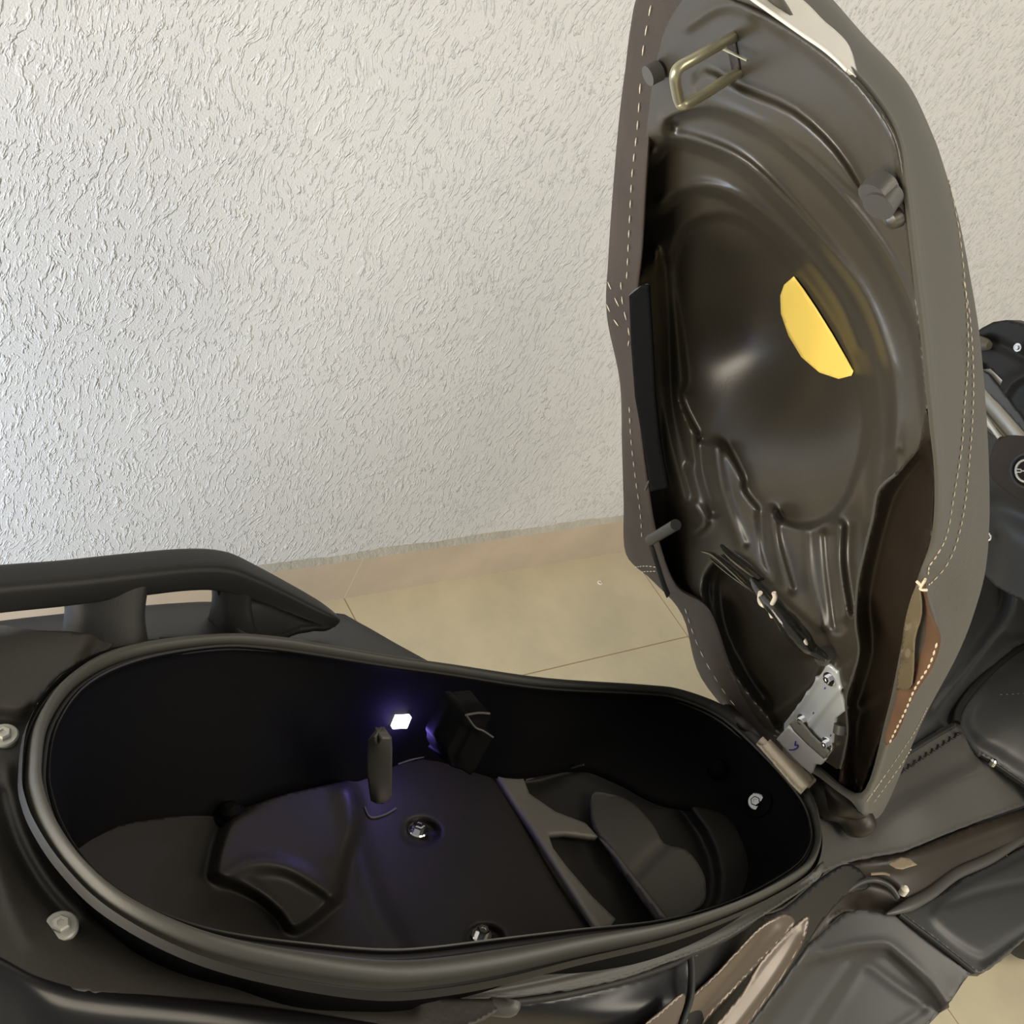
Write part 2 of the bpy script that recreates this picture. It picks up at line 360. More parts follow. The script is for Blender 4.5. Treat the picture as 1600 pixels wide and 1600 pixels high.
# ------------------------------------------------------------------ the room
def box(name, lo, hi, m, kind='structure'):
    x0, y0, z0 = lo; x1, y1, z1 = hi
    V = [(x0, y0, z0), (x1, y0, z0), (x1, y1, z0), (x0, y1, z0), (x0, y0, z1), (x1, y0, z1), (x1, y1, z1), (x0, y1, z1)]
    F = [(0, 3, 2, 1), (4, 5, 6, 7), (0, 1, 5, 4), (1, 2, 6, 5), (2, 3, 7, 6), (3, 0, 4, 7)]
    o = link(name, mesh(V, F, False), m, None, smooth=False)
    if kind: o['kind'] = kind
    return o
box('floor', (-4, -4.5, -.1), (5, .12, 0), 'floor')
box('wall_back', (-4, .008, 0), (5, .12, 2.9), 'wall')
box('baseboard_back', (-4, -.0, 0), (5, .008, SKH), 'skirt')
# mortar line over the skirting tile
V = []; F = []; xs = np.arange(-1.6, 2.2, .012)
for i, x in enumerate(xs):
    h = .012 + .002 * math.sin(x * 31) + random.uniform(-.0015, .0015)
    V += [(x, .0005, SKH), (x, .0035, SKH + .004), (x, .0085, SKH + h)]
    if i: k = i * 3; F += [(k - 3, k, k + 1, k - 2), (k - 2, k + 1, k + 2, k - 1)]
o = link('trim_1', mesh(V, F, False), 'mortar'); o['kind'] = 'structure'

# ------------------------------------------------------------------ the scooter
root = bpy.data.objects.new('motor_scooter', None); COL.objects.link(root); root.location = GROUND
root['label'] = 'black motor scooter on its side stand with the seat raised over its open storage tub'; root['category'] = 'scooter'

# hidden running gear that carries the body
for wx, nm in ((-.36, 'rear_wheel'), (1.10, 'front_wheel')):
    c = W(wx, 0, -.7413 + .262)
    cf = [[c + (E1 * math.cos(t) + E3 * math.sin(t)) * (.205 + .057 * math.cos(u)) + E2 * .057 * math.sin(u) for u in [2 * math.pi * j / 16 for j in range(16)]] for t in [2 * math.pi * i / 48 for i in range(48)]]
    V, F = grid_mesh(cf, cu=True, cv=True); wh = link(nm, mesh(V, F), 'tyre', root)
    lathe('wheel_rim', c - E2 * .04, E2, [(.03, -.01), (.15, .012), (.158, 0), (.158, .08), (.15, .068), (.03, .09)], 'dkgrey', wh, 32)
def ring3(x, hw, z0, z1, n=14):
    return [W(x, hw * math.copysign(abs(math.cos(t)) ** .6, math.cos(t)), (z0 + z1) / 2 + (z1 - z0) / 2 * math.copysign(abs(math.sin(t)) ** .6, math.sin(t))) for t in [2 * math.pi * j / n for j in range(n)]]
loft('lower_body', [ring3(-.66, .05, -.12, .02), ring3(-.6, .085, -.2, .02), ring3(-.4, .10, -.3, -.09), ring3(-.2, .09, -.42, -.12), ring3(0, .08, -.5, -.12), ring3(.3, .08, -.5, -.24), ring3(.5, .05, -.45, -.26), ring3(.6, .03, -.42, -.30)], 'plastic', root, k=3, kv=3, caps=True)
tube('side_stand', [W(-.05, .08, -.42), W(-.02, .16, -.55), W(0, .24, -.672)], .010, 'dkgrey', root)
for s in (-1, 1): tube('fork_leg', [W(1.10, s * .085, -.48), W(.90, s * .085, -.15), W(.70, s * .06, .05)], .018, 'dkgrey', root)
loft('leg_shield', [[W(.62, y * .20, -.32 - .02 * abs(y)), W(.66, y * .26, -.1), W(.60, y * .24, .1), W(.56, y * .12, .2)] for y in (-1, -.5, 0, .5, 1)], 'plastic', root, k=5, kv=3, closed=False, thick=.02)

# ---- storage tub
RIMI = [(78, 1200), (92, 1130), (140, 1068), (225, 1030), (340, 1011), (420, 1014), (500, 1025), (600, 1041), (700, 1055), (850, 1077), (1000, 1085), (1060, 1093), (1130, 1125), (1200, 1190), (1250, 1250), (1266, 1295), (1262, 1325), (1235, 1358), (1150, 1405), (1040, 1437), (900, 1453), (780, 1467), (675, 1480), (600, 1484), (500, 1477), (376, 1462), (290, 1442), (205, 1405), (145, 1358), (105, 1303), (84, 1250)]
RIMO = [(36, 1200), (48, 1120), (96, 1053), (180, 1008), (340, 990), (430, 994), (505, 1007), (605, 1025), (700, 1038), (850, 1059), (1005, 1070), (1068, 1079), (1148, 1110), (1215, 1165), (1268, 1236), (1285, 1290), (1284, 1335), (1262, 1366), (1180, 1412), (1060, 1458), (910, 1494), (790, 1524), (690, 1541), (600, 1546), (480, 1530), (350, 1500), (250, 1460), (160, 1405), (100, 1345), (62, 1290), (42, 1245)]
FLO = {0: (110, 1330, .05), 1: (118, 1322, .05), 2: (150, 1304, .042), 3: (205, 1285, .032), 4: (306, 1271, .02), 5: (380, 1262, .01), 6: (450, 1240, -.005), 7: (560, 1215, -.015), 8: (660, 1184, -.022), 9: (790, 1208, -.022), 10: (905, 1196, -.03), 11: (965, 1215, -.035), 12: (1035, 1250, -.045)}
ri = [Pr(x, y) for x, y in RIMI]; ro = [Pr(x, y) for x, y in RIMO]
fl = []
for i, p in enumerate(ri):
    if i in FLO: fl.append(Pz(*FLO[i]))
    else:
        x, y, z = Bk(p); zf = -.05 if x > -.3 else (-.03 if x > -.5 else .0 + (.04 if x < -.6 else 0))
        fl.append(W(x + (-.035 if x > -.12 else .02 if x < -.6 else 0), y * .86, zf))
mid = [a * .55 + b * .45 for a, b in zip(ri, fl)]
tub = loft('storage_tub', [ri, [p - NR * .006 + (q - p) * .01 for p, q in zip(ri, fl)], mid, [a * .12 + b * .88 for a, b in zip(ri, fl)], fl, [p - E3 * .006 for p in fl]], 'tub', root, k=5, kv=3, thick=.003, sharp=60)
cf = sum(fl) / len(fl)
# tub floor
FX = [pix(p) for p in fl]
zanch = [(FX[i][0], FX[i][1], Bk(fl[i])[2]) for i in range(0, len(fl), 2)] + [(650, 1302, -.03), (560, 1400, -.028), (750, 1400, -.03), (250, 1340, .025), (400, 1440, -.012)]
HUMP = [(352, 1290), (382, 1264), (446, 1233), (520, 1222), (552, 1236), (560, 1280), (545, 1330), (534, 1380), (524, 1406), (462, 1454), (436, 1428), (400, 1398), (340, 1372), (332, 1362)]
floor_o = relief('tub_floor', FX, Pz, zanch, 'tubfloor', tub, step=6.5, thick=.004, sm=3, feats=[
    ('step', HUMP, .022, 16), ('ridge', [(345, 1374), (385, 1350), (430, 1348), (475, 1366), (522, 1402)], .005, 11),
    ('step', [(395, 1372), (440, 1366), (480, 1385), (510, 1404), (462, 1448), (430, 1412)], -.004, 20),
    ('bowl', [(636, 1288), (660, 1279), (684, 1292), (684, 1308), (664, 1318), (636, 1310)], -.010, 5),
    ('bowl', [(735, 1455), (757, 1445), (784, 1456), (784, 1472), (760, 1482), (735, 1476)], -.010, 5),
    ('step', [(757, 1180), (817, 1213), (900, 1196), (1000, 1200), (1100, 1300), (1120, 1400), (1060, 1470), (940, 1470)], -.022, 12),
    ('ridge', [(540, 1240), (560, 1330), (590, 1420), (625, 1480)], .004, 18)])
bf = bvh_of(floor_o)
relief('divider_slope', [(757, 1180), (817, 1214), (827, 1240), (868, 1268), (915, 1286), (934, 1307), (885, 1300), (856, 1302), (864, 1325), (884, 1352), (925, 1400), (962, 1436), (955, 1446), (934, 1448)], Pz,
       [(757, 1180, -.024), (934, 1448, -.028), (962, 1436, -.036), (934, 1307, -.045), (827, 1240, -.036), (850, 1320, -.03), (817, 1214, -.030)], 'tublit', tub, step=8, thick=.006, sm=1)
relief('battery_cover', [(925, 1242), (950, 1240), (985, 1252), (1020, 1288), (1038, 1318), (1072, 1328), (1096, 1358), (1103, 1385), (1096, 1415), (1040, 1436), (1005, 1392), (962, 1338), (958, 1325), (930, 1290)], Pz,
       [(940, 1250, -.045), (1038, 1318, -.036), (1100, 1385, -.034), (1040, 1436, -.036), (960, 1335, -.04)], 'tubgrey', tub, step=8, thick=.008,
       feats=[('ridge', [(1038, 1318), (1010, 1345), (990, 1368)], -.006, 10)])
relief('divider_wall', [(934, 1308), (957, 1330), (1040, 1436), (1026, 1438), (1000, 1405), (960, 1345)], Pz, [(934, 1308, -.03), (1040, 1436, -.022), (960, 1345, -.03)], 'tubgrey', tub, step=8, thick=.004, sm=1)
relief('light_pillar', [(575, 1156), (586, 1150), (590, 1162), (596, 1152), (612, 1152), (613, 1170), (612, 1246), (600, 1256), (588, 1256), (579, 1251), (572, 1200)], Py, [(575, 1156, .085), (590, 1156, .078), (612, 1156, .078), (579, 1250, .082), (590, 1250, .074), (612, 1246, .076)], 'tubgrey', tub, step=6, thick=.012, sm=1)
relief('fuse_box', [(728, 1117), (765, 1115), (768, 1122), (757, 1141), (771, 1151), (742, 1204), (735, 1211), (722, 1203), (705, 1198), (697, 1172)], Py, [(728, 1117, .075), (771, 1151, .07), (735, 1211, .062), (697, 1172, .07)], 'tub', tub, step=6, thick=.03, sm=1,
       feats=[('ridge', [(745, 1135), (718, 1185)], -.004, 5)])
tube('fuse_box_clip', [Py(728, 1117, .068), Py(742, 1136, .066), Py(755, 1142, .064), Py(770, 1152, .062)], .0009, 'tubgrey', tub)
tube('fuse_box_latch', [Py(765, 1115, .07), Py(748, 1114, .07), Py(729, 1117, .068)], .0009, 'tubgrey', tub)
for q in [[(621, 1195), (650, 1185), (690, 1177)], [(820, 1218), (865, 1205), (912, 1195)], [(568, 1262), (578, 1278), (600, 1274), (618, 1264)]]:
    P = [on(bf, x, y, .001, Pz(x, y, -.02))[0] for x, y in q]; tube('moulded_seam', P, .0009, 'tubgrey', tub)
for x, y in ((650, 1302), (750, 1467)):
    p, n = on(bf, x, y, .004, Pz(x, y, -.03)); bolt('floor_bolt', p, E3, .0085, 'chrome', tub, .8)
lathe('rubber_stop', on(bf, 361, 1275, .0, Pz(361, 1275, .0))[0], E3 - E1 * .3, [(.011, -.004), (.011, .002), (.008, .004), (.007, .009), (.003, .012)], 'tub', tub)
bt = bvh_of(tub)
p, n = on(bt, 1121, 1203, .0, Pz(1121, 1203, -.02)); lathe('rubber_stop', p, n if n is not None else E3, [(.011, -.002), (.010, .004), (.006, .010), (.002, .012)], 'tub', tub)
p, n = on(bt, 1187, 1256, .001, Pz(1187, 1256, -.02)); n = n if n is not None else -E1
lathe('bolt_boss', p, n, [(.014, -.002), (.014, .003), (.011, .005)], 'tub', tub); bolt('wall_bolt', p + n * .005, n * .4 + (CAM - p) / np.linalg.norm(CAM - p), .008, 'chrome', tub, .8)
# lamp on the wall of the tub
p, n = on(bt, 628, 1130, .003, Py(628, 1130, .12))
q = [Py(x, y, Bk(p)[1] - .003) for x, y in ((621, 1122), (643, 1121), (636, 1138), (614, 1139))]
c = sum(q) / 4; d = E2 * .004
link('tub_lamp', mesh(q + [v + d for v in q], [(0, 1, 2, 3), (0, 4, 5, 1), (1, 5, 6, 2), (2, 6, 7, 3), (3, 7, 4, 0), (7, 6, 5, 4)]), 'led', tub, smooth=False)
pt = bpy.data.lights.new('tub_lamp_light', 'POINT'); pt.energy = .10; pt.color = (.24, .17, 1); pt.shadow_soft_size = .004
po = bpy.data.objects.new('tub_lamp_light', pt); COL.objects.link(po); po.parent = tub; po.location = c - E2 * .009 - GROUND

# ---- rubber seal round the rim
prof = [(-.02, -.012), (.0, .0), (.05, .001), (.11, -.006), (.26, -.007), (.33, .001), (.44, .005), (.60, .005), (.74, .001), (.80, -.006), (.92, -.007), (1.0, -.002), (1.03, -.008)]
seal = loft('rim_seal', [[a + (b - a) * t + NR * h for a, b in zip(ri, ro)] for t, h in prof], 'rubber', root, k=5, kv=2, sharp=60)
seal.data.materials.append(M['groove']); nc_ = 31 * 5
for p_ in seal.data.polygons:
    v_ = p_.index // nc_
    if 4 <= v_ < 9 or 18 <= v_: p_.material_index = 1
# black bead in the seal's groove
tube('seal_bead', [a + (b - a) * .15 + NR * -.003 for a, b in zip(ri, ro)], .0028, 'groove', root, k=4, nseg=8, closed=True)

# ---- body top around the seal
deck = relief('tail_deck', [(-90, 1020), (60, 985), (180, 1004), (96, 1050), (50, 1118), (40, 1200), (46, 1250), (66, 1295), (104, 1350), (165, 1412), (252, 1466), (352, 1508), (480, 1538), (600, 1556), (700, 1560), (790, 1566), (700, 1612), (560, 1600), (400, 1580), (250, 1562), (100, 1545), (40, 1522), (0, 1505), (-90, 1480)], Pz,
       [(-90, 1020, .13), (100, 1040, .128), (-60, 1250, .125), (40, 1200, .12), (100, 1345, .112), (250, 1462, .098), (480, 1535, .068), (600, 1555, .055), (780, 1566, .035), (600, 1604, .05), (250, 1562, .10), (0, 1505, .128), (-90, 1480, .13)], 'deck', root, step=9, thick=.004,
       feats=[('step', [(-100, 1000), (130, 980), (120, 1040), (85, 1075), (45, 1112), (0, 1112), (-100, 1100)], .012, 12), ('ridge', [(5, 1240), (25, 1310), (60, 1380), (110, 1440)], -.005, 9), ('ridge', [(150, 1425), (240, 1492), (360, 1530), (520, 1562), (640, 1572)], -.007, 10),
              ('ridge', [(-40, 1230), (-10, 1330), (20, 1420), (45, 1470)], .003, 12), ('ridge', [(10, 1200), (22, 1270), (55, 1340), (110, 1410), (200, 1470)], .004, 7)])
bd = bvh_of(deck)
for x, y in ((5, 1152), (94, 1450)):
    p, n = on(bd, x, y, .001, Pz(x, y, .12)); bolt('deck_bolt', p, E3 * .9 - E1 * .15 - E2 * .1, .0088, 'bolt', root, .42)
# second lip below the seal on the near side
relief('rim_flange', [(620, 1549), (700, 1543), (790, 1527), (910, 1497), (1060, 1461), (1180, 1415), (1262, 1369), (1286, 1345), (1284, 1366), (1265, 1382), (1190, 1432), (1120, 1474), (1040, 1505), (960, 1532), (850, 1552), (740, 1562), (660, 1562)], Pz,
       [(620, 1550, .052), (790, 1527, .045), (1060, 1461, .010), (1262, 1369, -.018), (1265, 1382, -.024), (1120, 1474, -.012), (960, 1532, .010), (740, 1562, .036)], 'rubber', root, step=6, thick=.003,
       feats=[('ridge', [(640, 1555), (760, 1547), (900, 1520), (1040, 1480), (1150, 1435), (1270, 1372)], -.004, 5)])

# near side: glossy side cover falling away
crest = [Pz(-160, 1452, .135), Pz(-60, 1476, .132), Pz(0, 1503, .128), Pz(60, 1532, .122), Pz(140, 1551, .112), Pz(250, 1563, .10), Pz(400, 1580, .082), Pz(560, 1601, .056), Pz(700, 1622, .035)]
prof = [(.006, -.004), (0, .0), (-.006, -.002), (-.012, -.008), (-.02, -.022), (-.032, -.06), (-.045, -.14), (-.03, -.24)]
rows = [[p + E2 * y + E3 * z for p in crest] for y, z in prof]
loft('side_cover', rows, 'gloss', root, k=6, kv=3, closed=False, thick=.003, sharp=80, flip=True)
# darker cover below the tub, with its joint
relief('side_cover', [(640, 1575), (760, 1570), (860, 1558), (965, 1535), (1045, 1508), (1074, 1494), (1080, 1512), (1077, 1560), (1062, 1600), (1050, 1700), (560, 1700), (560, 1610)], Pz,
       [(640, 1575, .024), (860, 1560, .003), (1074, 1494, -.036), (1062, 1600, -.062), (1050, 1700, -.10), (600, 1690, -.04), (840, 1690, -.08)], 'gloss', root, step=9, thick=.004, feats=[('ridge', [(740, 1580), (860, 1590), (960, 1585), (1050, 1560)], .004, 22)])
p = Pz(788, 1574, .032); tube('cable_end', [Pz(765, 1572, .030), Pz(795, 1575, .032), Pz(800, 1565, .034)], .006, 'greyplastic', root)
relief('side_cover', [(1082, 1494), (1120, 1472), (1180, 1436), (1228, 1420), (1285, 1372), (1330, 1350), (1360, 1385), (1322, 1400), (1285, 1440), (1262, 1474), (1225, 1527), (1165, 1605), (1110, 1700), (1050, 1700), (1066, 1604), (1080, 1562)], Pz,
       [(1082, 1494, -.034), (1228, 1420, -.055), (1330, 1350, -.075), (1322, 1400, -.10), (1262, 1474, -.105), (1165, 1605, -.125), (1060, 1690, -.11), (1070, 1590, -.07)], 'gloss', root, step=9, thick=.004)
for nm, pts, zz in (('side_blade_and_reflection', [(1228, 1427), (1242, 1440), (1232, 1456), (1200, 1490), (1150, 1545), (1098, 1602), (1050, 1670), (1015, 1680), (1060, 1600), (1078, 1560), (1120, 1520), (1160, 1476), (1195, 1442)],
                     [(1228, 1427, -.050), (1242, 1440, -.062), (1150, 1545, -.098), (1120, 1520, -.068), (1050, 1670, -.115), (1015, 1680, -.09)]),
                    ('side_blade_and_reflection', [(1262, 1430), (1262, 1450), (1250, 1482), (1215, 1540), (1168, 1604), (1120, 1670), (1070, 1680), (1108, 1615), (1158, 1552), (1190, 1500), (1232, 1454)],
                     [(1262, 1430, -.062), (1250, 1482, -.090), (1168, 1604, -.118), (1190, 1500, -.080), (1108, 1615, -.100), (1120, 1670, -.13)])):
    relief(nm, pts, Pz, [(a, b, c + .013) for a, b, c in zz], 'bronze', root, step=5, thick=.0008, feats=[('ridge', [(pts[0][0] - 8, pts[0][1] + 30), (1160 if zz[0][0] < 1240 else 1195, 1530 if zz[0][0] < 1240 else 1545), (1040 if zz[0][0] < 1240 else 1100, 1670)], .004, 14)])
bz = relief('side_blade_and_reflection', [(1066, 1552), (1070, 1566), (1058, 1604), (1040, 1680), (960, 1680), (1000, 1610), (1035, 1578)], Pz, [(1066, 1552, -.03), (1040, 1680, -.08), (960, 1680, -.06)], 'bronze', root, step=6, thick=.0008)  # no blade here: warm floor reflection on the gloss, built as a bronze strip

tube('cover_joint', [Pz(1079, 1490, -.026), Pz(1081, 1520, -.034), Pz(1078, 1560, -.044), Pz(1064, 1604, -.054), Pz(1050, 1680, -.075)], .0030, 'groove', root, k=4, nseg=8)
tube('cover_joint', [Pz(640, 1572, .034), Pz(760, 1568, .026), Pz(860, 1557, .012), Pz(965, 1534, -.002), Pz(1045, 1507, -.016), Pz(1079, 1490, -.026), Pz(1130, 1466, -.034), Pz(1190, 1430, -.042)], .0032, 'groove', root, k=5, nseg=8)
# far side: side cowl under the grab rail
cowl = relief('side_cowl', [(-90, 985), (0, 970), (125, 956), (225, 946), (345, 940), (400, 955), (470, 975), (526, 958), (560, 972), (620, 1006), (700, 1052), (650, 1046), (605, 1030), (505, 1013), (430, 1000), (340, 996), (200, 1006), (120, 1030), (40, 1050), (-90, 1060)], Pz,
       [(-90, 985, .10), (125, 958, .092), (345, 942, .072), (526, 960, .035), (690, 1048, .03), (505, 1013, .078), (340, 998, .10), (200, 1004, .115), (40, 1050, .128), (-90, 1060, .13), (470, 985, .055)], 'plastic', root, step=8, thick=.004,
       feats=[('ridge', [(465, 988), (475, 1002), (482, 1012)], -.004, 4), ('ridge', [(533, 972), (534, 1000), (534, 1022)], -.003, 5)])
rail = [Pz(-190, 946, .172), Pz(-80, 930, .169), Pz(0, 920, .165), Pz(100, 911, .16), Pz(200, 899, .154), Pz(290, 890, .147), Pz(345, 892, .14), Pz(392, 908, .128), Pz(450, 934, .110), Pz(500, 958, .095), Pz(522, 969, .085)]
gr = tube('grab_rail', rail, .0125, 'plastic', root, k=6, nseg=24, sx=1.15, sy=.95, upv=E3, pw=.45, rf=lambda t: 1.0 if t < .62 else max(.3, 1 - (t - .62) * 1.6))
def post(px0, px1, top, bot, zt, zb):
    L_ = []
    for f in (0, .12, .5, .88, 1):
        y = top + (bot - top) * f; z = zt + (zb - zt) * f; fl_ = 8 * (1 - f) ** 4 + 10 * f ** 4
        a, b = Pz(px0 - fl_, y, z), Pz(px1 + fl_, y, z); d2 = E2 * .022 - E3 * .008
        L_.append([a, (a + b) / 2 - d2 * .25, b, b + d2, a + d2])
    loft('rail_bracket', L_, 'plastic', gr, k=4, kv=4, thick=0, caps=True)
post(124, 224, 915, 1018, .152, .118)
post(352, 392, 905, 985, .135, .09)
relief('rail_bracket', [(338, 900), (400, 903), (460, 925), (526, 966), (520, 978), (470, 984), (430, 998), (380, 990), (352, 955), (338, 920)], Pz, [(338, 900, .138), (400, 900, .125), (526, 966, .078), (470, 984, .075), (380, 990, .092), (345, 940, .11)], 'plastic', gr, step=8, thick=.006, feats=[('ridge', [(350, 915), (440, 935), (520, 972)], .004, 10)])

# ---- hinge
hb = relief('hinge_bracket', [(1293, 1039), (1308, 1051), (1313, 1080), (1320, 1111), (1306, 1122), (1302, 1146), (1299, 1174), (1289, 1187), (1283, 1194), (1270, 1186), (1225, 1150), (1225, 1131), (1250, 1099)], Ps, .004, 'steel', root, step=5, thick=.004, sm=1,
            feats=[('ridge', [(1309, 1078), (1274, 1122), (1262, 1138)], .0035, 3.5), ('ridge', [(1290, 1040), (1228, 1132)], .004, 3), ('ridge', [(1274, 1144), (1296, 1170)], .002, 3)])
bh = bvh_of(hb)
lower = relief('hinge_plate', [(1231, 1135), (1248, 1150), (1290, 1187), (1283, 1195), (1273, 1194), (1267, 1209), (1240, 1186), (1213, 1155)], Ps, [(1231, 1135, .0085), (1290, 1187, .0085), (1267, 1209, .007), (1213, 1155, .007)], 'alu', hb, step=5, thick=.003, sm=1)
relief('hinge_slot', [(1233, 1131), (1241, 1125), (1252, 1128), (1268, 1148), (1296, 1175), (1287, 1186), (1262, 1164), (1240, 1142)], Ps, .0095, 'slot', hb, step=6, thick=.001, sm=1)
def curl(a0, a1, r0):
    tube('hinge_tube', [a0, (a0 + a1) / 2, a1], r0, 'beige', hb, k=2, nseg=16)
curl(Pz(1194, 1157, .002), Pz(1262, 1229, -.002), .0105)
relief('hinge_leaf', [(1208, 1150), (1214, 1154), (1266, 1208), (1272, 1218), (1252, 1240), (1238, 1226), (1182, 1161), (1195, 1163)], Pz, [(1208, 1150, .018), (1270, 1215, .014), (1252, 1240, .008), (1182, 1161, .011)], 'beige', hb, step=6, thick=.002, sm=1, feats=[('ridge', [(1200, 1158), (1262, 1226)], .004, 8)])
for x, y in ((1298, 1059), (1256, 1124), (1294, 1161)):
    p, n = on(bh, x, y, .001, Ps(x, y, .006)); bolt('hinge_bolt', p, NS * .8 + SU * .3, .0062, 'chrome', hb, .6)
blw = bvh_of(lower)
tube('pen_mark', [on(blw, x, y, .0006, Ps(x, y, .006))[0] for x, y in ((1244, 1158), (1243, 1164), (1248, 1164), (1246, 1168), (1240, 1171), (1234, 1171))], .0006, 'ink', hb, k=3, nseg=6)
for x, y in ((1272, 1113), (1290, 1074), (1299, 1148)):
    p, n = on(bh, x, y, .0004, Ps(x, y, .006)); tube('pen_mark', [p, p + NS * .0002 - SU * .0022 + E2 * .0005], .0005, 'ink', hb, k=1, nseg=6)
def lump(name, pts, rad, m, parent, seed, amp=.35):
    rnd = random.Random(seed); ph = [rnd.uniform(0, 6) for _ in range(4)]
    return tube(name, pts, rad, m, parent, k=7, nseg=14, rf=lambda t: (math.sin(math.pi * min(max(t, .02), .98)) ** .35) * (1 + amp * .5 * math.sin(t * 9 + ph[0]) + amp * .3 * math.sin(t * 19 + ph[1])))
lump('hinge_boot', [Pz(1262, 1212, -.006), Pz(1285, 1238, -.012), Pz(1310, 1262, -.02), Pz(1335, 1280, -.026), Pz(1362, 1290, -.03)], .017, 'panbrown', hb, 2)
lump('hinge_boot', [Pz(1283, 1208, .0), Pz(1300, 1235, -.004), Pz(1330, 1262, -.012), Pz(1352, 1272, -.02)], .014, 'panbrown', hb, 5)
lump('hinge_boot', [Pz(1128, 1108, .0), Pz(1160, 1130, .0), Pz(1190, 1146, .0), Pz(1222, 1150, .002)], .012, 'panbrown', hb, 7)
lump('hinge_boot', [Pz(1225, 1125, .004), Pz(1215, 1140, .004), Pz(1210, 1152, .004)], .009, 'panbrown', hb, 9)

# ------------------------------------------------------------------ the raised seat
KE = [(1005, 270), (1015, 160), (1034, 60), (1062, 5), (1100, -22), (1150, 6), (1232, 48), (1320, 114), (1372, 175), (1399, 227), (1412, 306), (1425, 416), (1438, 525), (1451, 656), (1460, 750), (1455, 840), (1432, 910), (1412, 1002), (1385, 1120), (1342, 1243), (1262, 1190), (1192, 1135), (1140, 1050), (1104, 955), (1052, 915), (1022, 840), (1010, 770), (1000, 690), (992, 600), (990, 480), (998, 390)]
KB = [(961, 270), (973, 150), (984, 50), (1000, -15), (1050, -60), (1180, -42), (1252, 38), (1334, 106), (1386, 168), (1412, 222), (1425, 303), (1438, 414), (1451, 523), (1464, 655), (1472, 752), (1467, 845), (1447, 905), (1461, 1000), (1408, 1110), (1350, 1252), (1270, 1205), (1182, 1156), (1096, 1060), (1066, 958), (1020, 902), (978, 866), (975, 775), (974, 690), (972, 592), (949, 490), (951, 400)]
KC = {4: (1140, -110), 5: (1240, -60), 6: (1338, 45), 7: (1404, 117), 8: (1443, 195), 9: (1462, 248), 10: (1487, 335), 11: (1506, 430), 12: (1524, 540), 13: (1535, 660), 14: (1540, 760), 15: (1540, 850), 16: (1531, 925), 17: (1500, 1015), 18: (1440, 1130), 19: (1377, 1270)}
OB = {**{i: -.006 for i in range(31)}, **{i: -.012 for i in (0, 1, 2, 3, 21, 22, 23, 24, 25, 26, 27, 28, 29, 30)}}
eE = [Ps(x, y, 0) for x, y in KE]; eB = [Ps(x, y, OB[i]) for i, (x, y) in enumerate(KB)]
eC = [Ps(*KC[i], -.082) if i in KC else eB[i] - NS * (.13 if (i > 22 or i < 2) else .07) - E2 * .012 for i in range(31)]
eH = [eB[i] * .5 + eC[i] * .5 + (NS * .012 if i in KC else E2 * .004) for i in range(31)]
ctr = Ps(1240, 560, -.15)
eD = [c * .86 + (ctr - NS * .02) * .14 - NS * .025 for c in eC]; eF = [c * .5 + (ctr - NS * .05) * .5 - NS * .03 for c in eC]; eG = [c * .05 + (ctr - NS * .06) * .95 - NS * .03 for c in eC]
rows_k = [[a * 1.0 - NS * .004 for a in eE], eE, eB, eH, eC, eD, eF, eG]
L1 = [dense(l, 6, True) for l in rows_k]; cols = [dense([L1[i][j] for i in range(len(L1))], 5) for j in range(len(L1[0]))]
rows = [[c[i] for c in cols] for i in range(len(cols[0]))]; V, F = grid_mesh(rows, cu=True)
seat = link('seat', mesh(V, [f[::-1] for f in F]), 'vinyl', root, sharp=70)
seat.data.materials.append(M['ribbed']); seat.data.materials.append(M['fold'])
nc = len(rows[0])
for p in seat.data.polygons:
    i, j = divmod(p.index, nc); v = i / 5; u = j / 6
    lim = 9 if u < 10.5 else float(np.interp(u, [10.5, 12, 14, 15, 16, 17], [4.2, 3.5, 3.2, 2.9, 2.4, 2.0]))
    if v < 2.05 and (u > 20.4 or u < 3.6): p.material_index = 2
    elif 24.5 < u < 29.8 and v > 1.6: p.material_index = 1
    elif 10.5 < u < 17.5 and v > lim: p.material_index = 1
bsn = bvh_of(seat)

# seat pan
SEAM = [(1401, 740), (1373, 766), (1364, 810), (1351, 862), (1340, 915), (1337, 972), (1342, 1016), (1333, 1055), (1322, 1092), (1324, 1147), (1313, 1200)]
PAN = KE[:14] + [(1436, 700)] + SEAM + [(1290, 1190), (1240, 1165)] + KE[21:]
BOWL = [(1050, 420), (1066, 365), (1095, 343), (1130, 338), (1170, 352), (1212, 388), (1260, 440), (1308, 510), (1342, 590), (1356, 660), (1342, 730), (1312, 795), (1262, 822), (1222, 812), (1206, 795), (1192, 800), (1164, 768), (1160, 745), (1130, 692), (1110, 690), (1095, 686), (1063, 624), (1070, 595), (1062, 520)]
R1 = [(1035, 215), (1042, 190), (1070, 176), (1110, 172), (1170, 195), (1235, 238), (1300, 298), (1360, 372), (1402, 440), (1432, 520), (1446, 620), (1448, 730), (1400, 745), (1380, 860), (1370, 1000), (1350, 1300), (900, 1300), (850, 700), (900, 300)]
R2 = [(1016, 250), (1026, 228), (1060, 216), (1110, 232), (1165, 262), (1230, 325), (1300, 400), (1350, 470), (1385, 560), (1400, 610), (1398, 690), (1385, 760), (1380, 860), (1370, 1000), (1350, 1300), (900, 1300), (850, 700), (900, 330)]
R3 = [(1026, 330), (1050, 300), (1090, 292), (1140, 303), (1190, 335), (1240, 380), (1295, 445), (1335, 520), (1360, 600), (1368, 680), (1362, 760), (1360, 860), (1350, 1000), (1340, 1300), (900, 1300), (850, 700), (900, 400)]
def pan_base(X, Y): return .002 + .036 * np.maximum(sstep((Y - 800) / 220), sstep((1040 - X) / 40) * sstep((Y - 380) / 60))
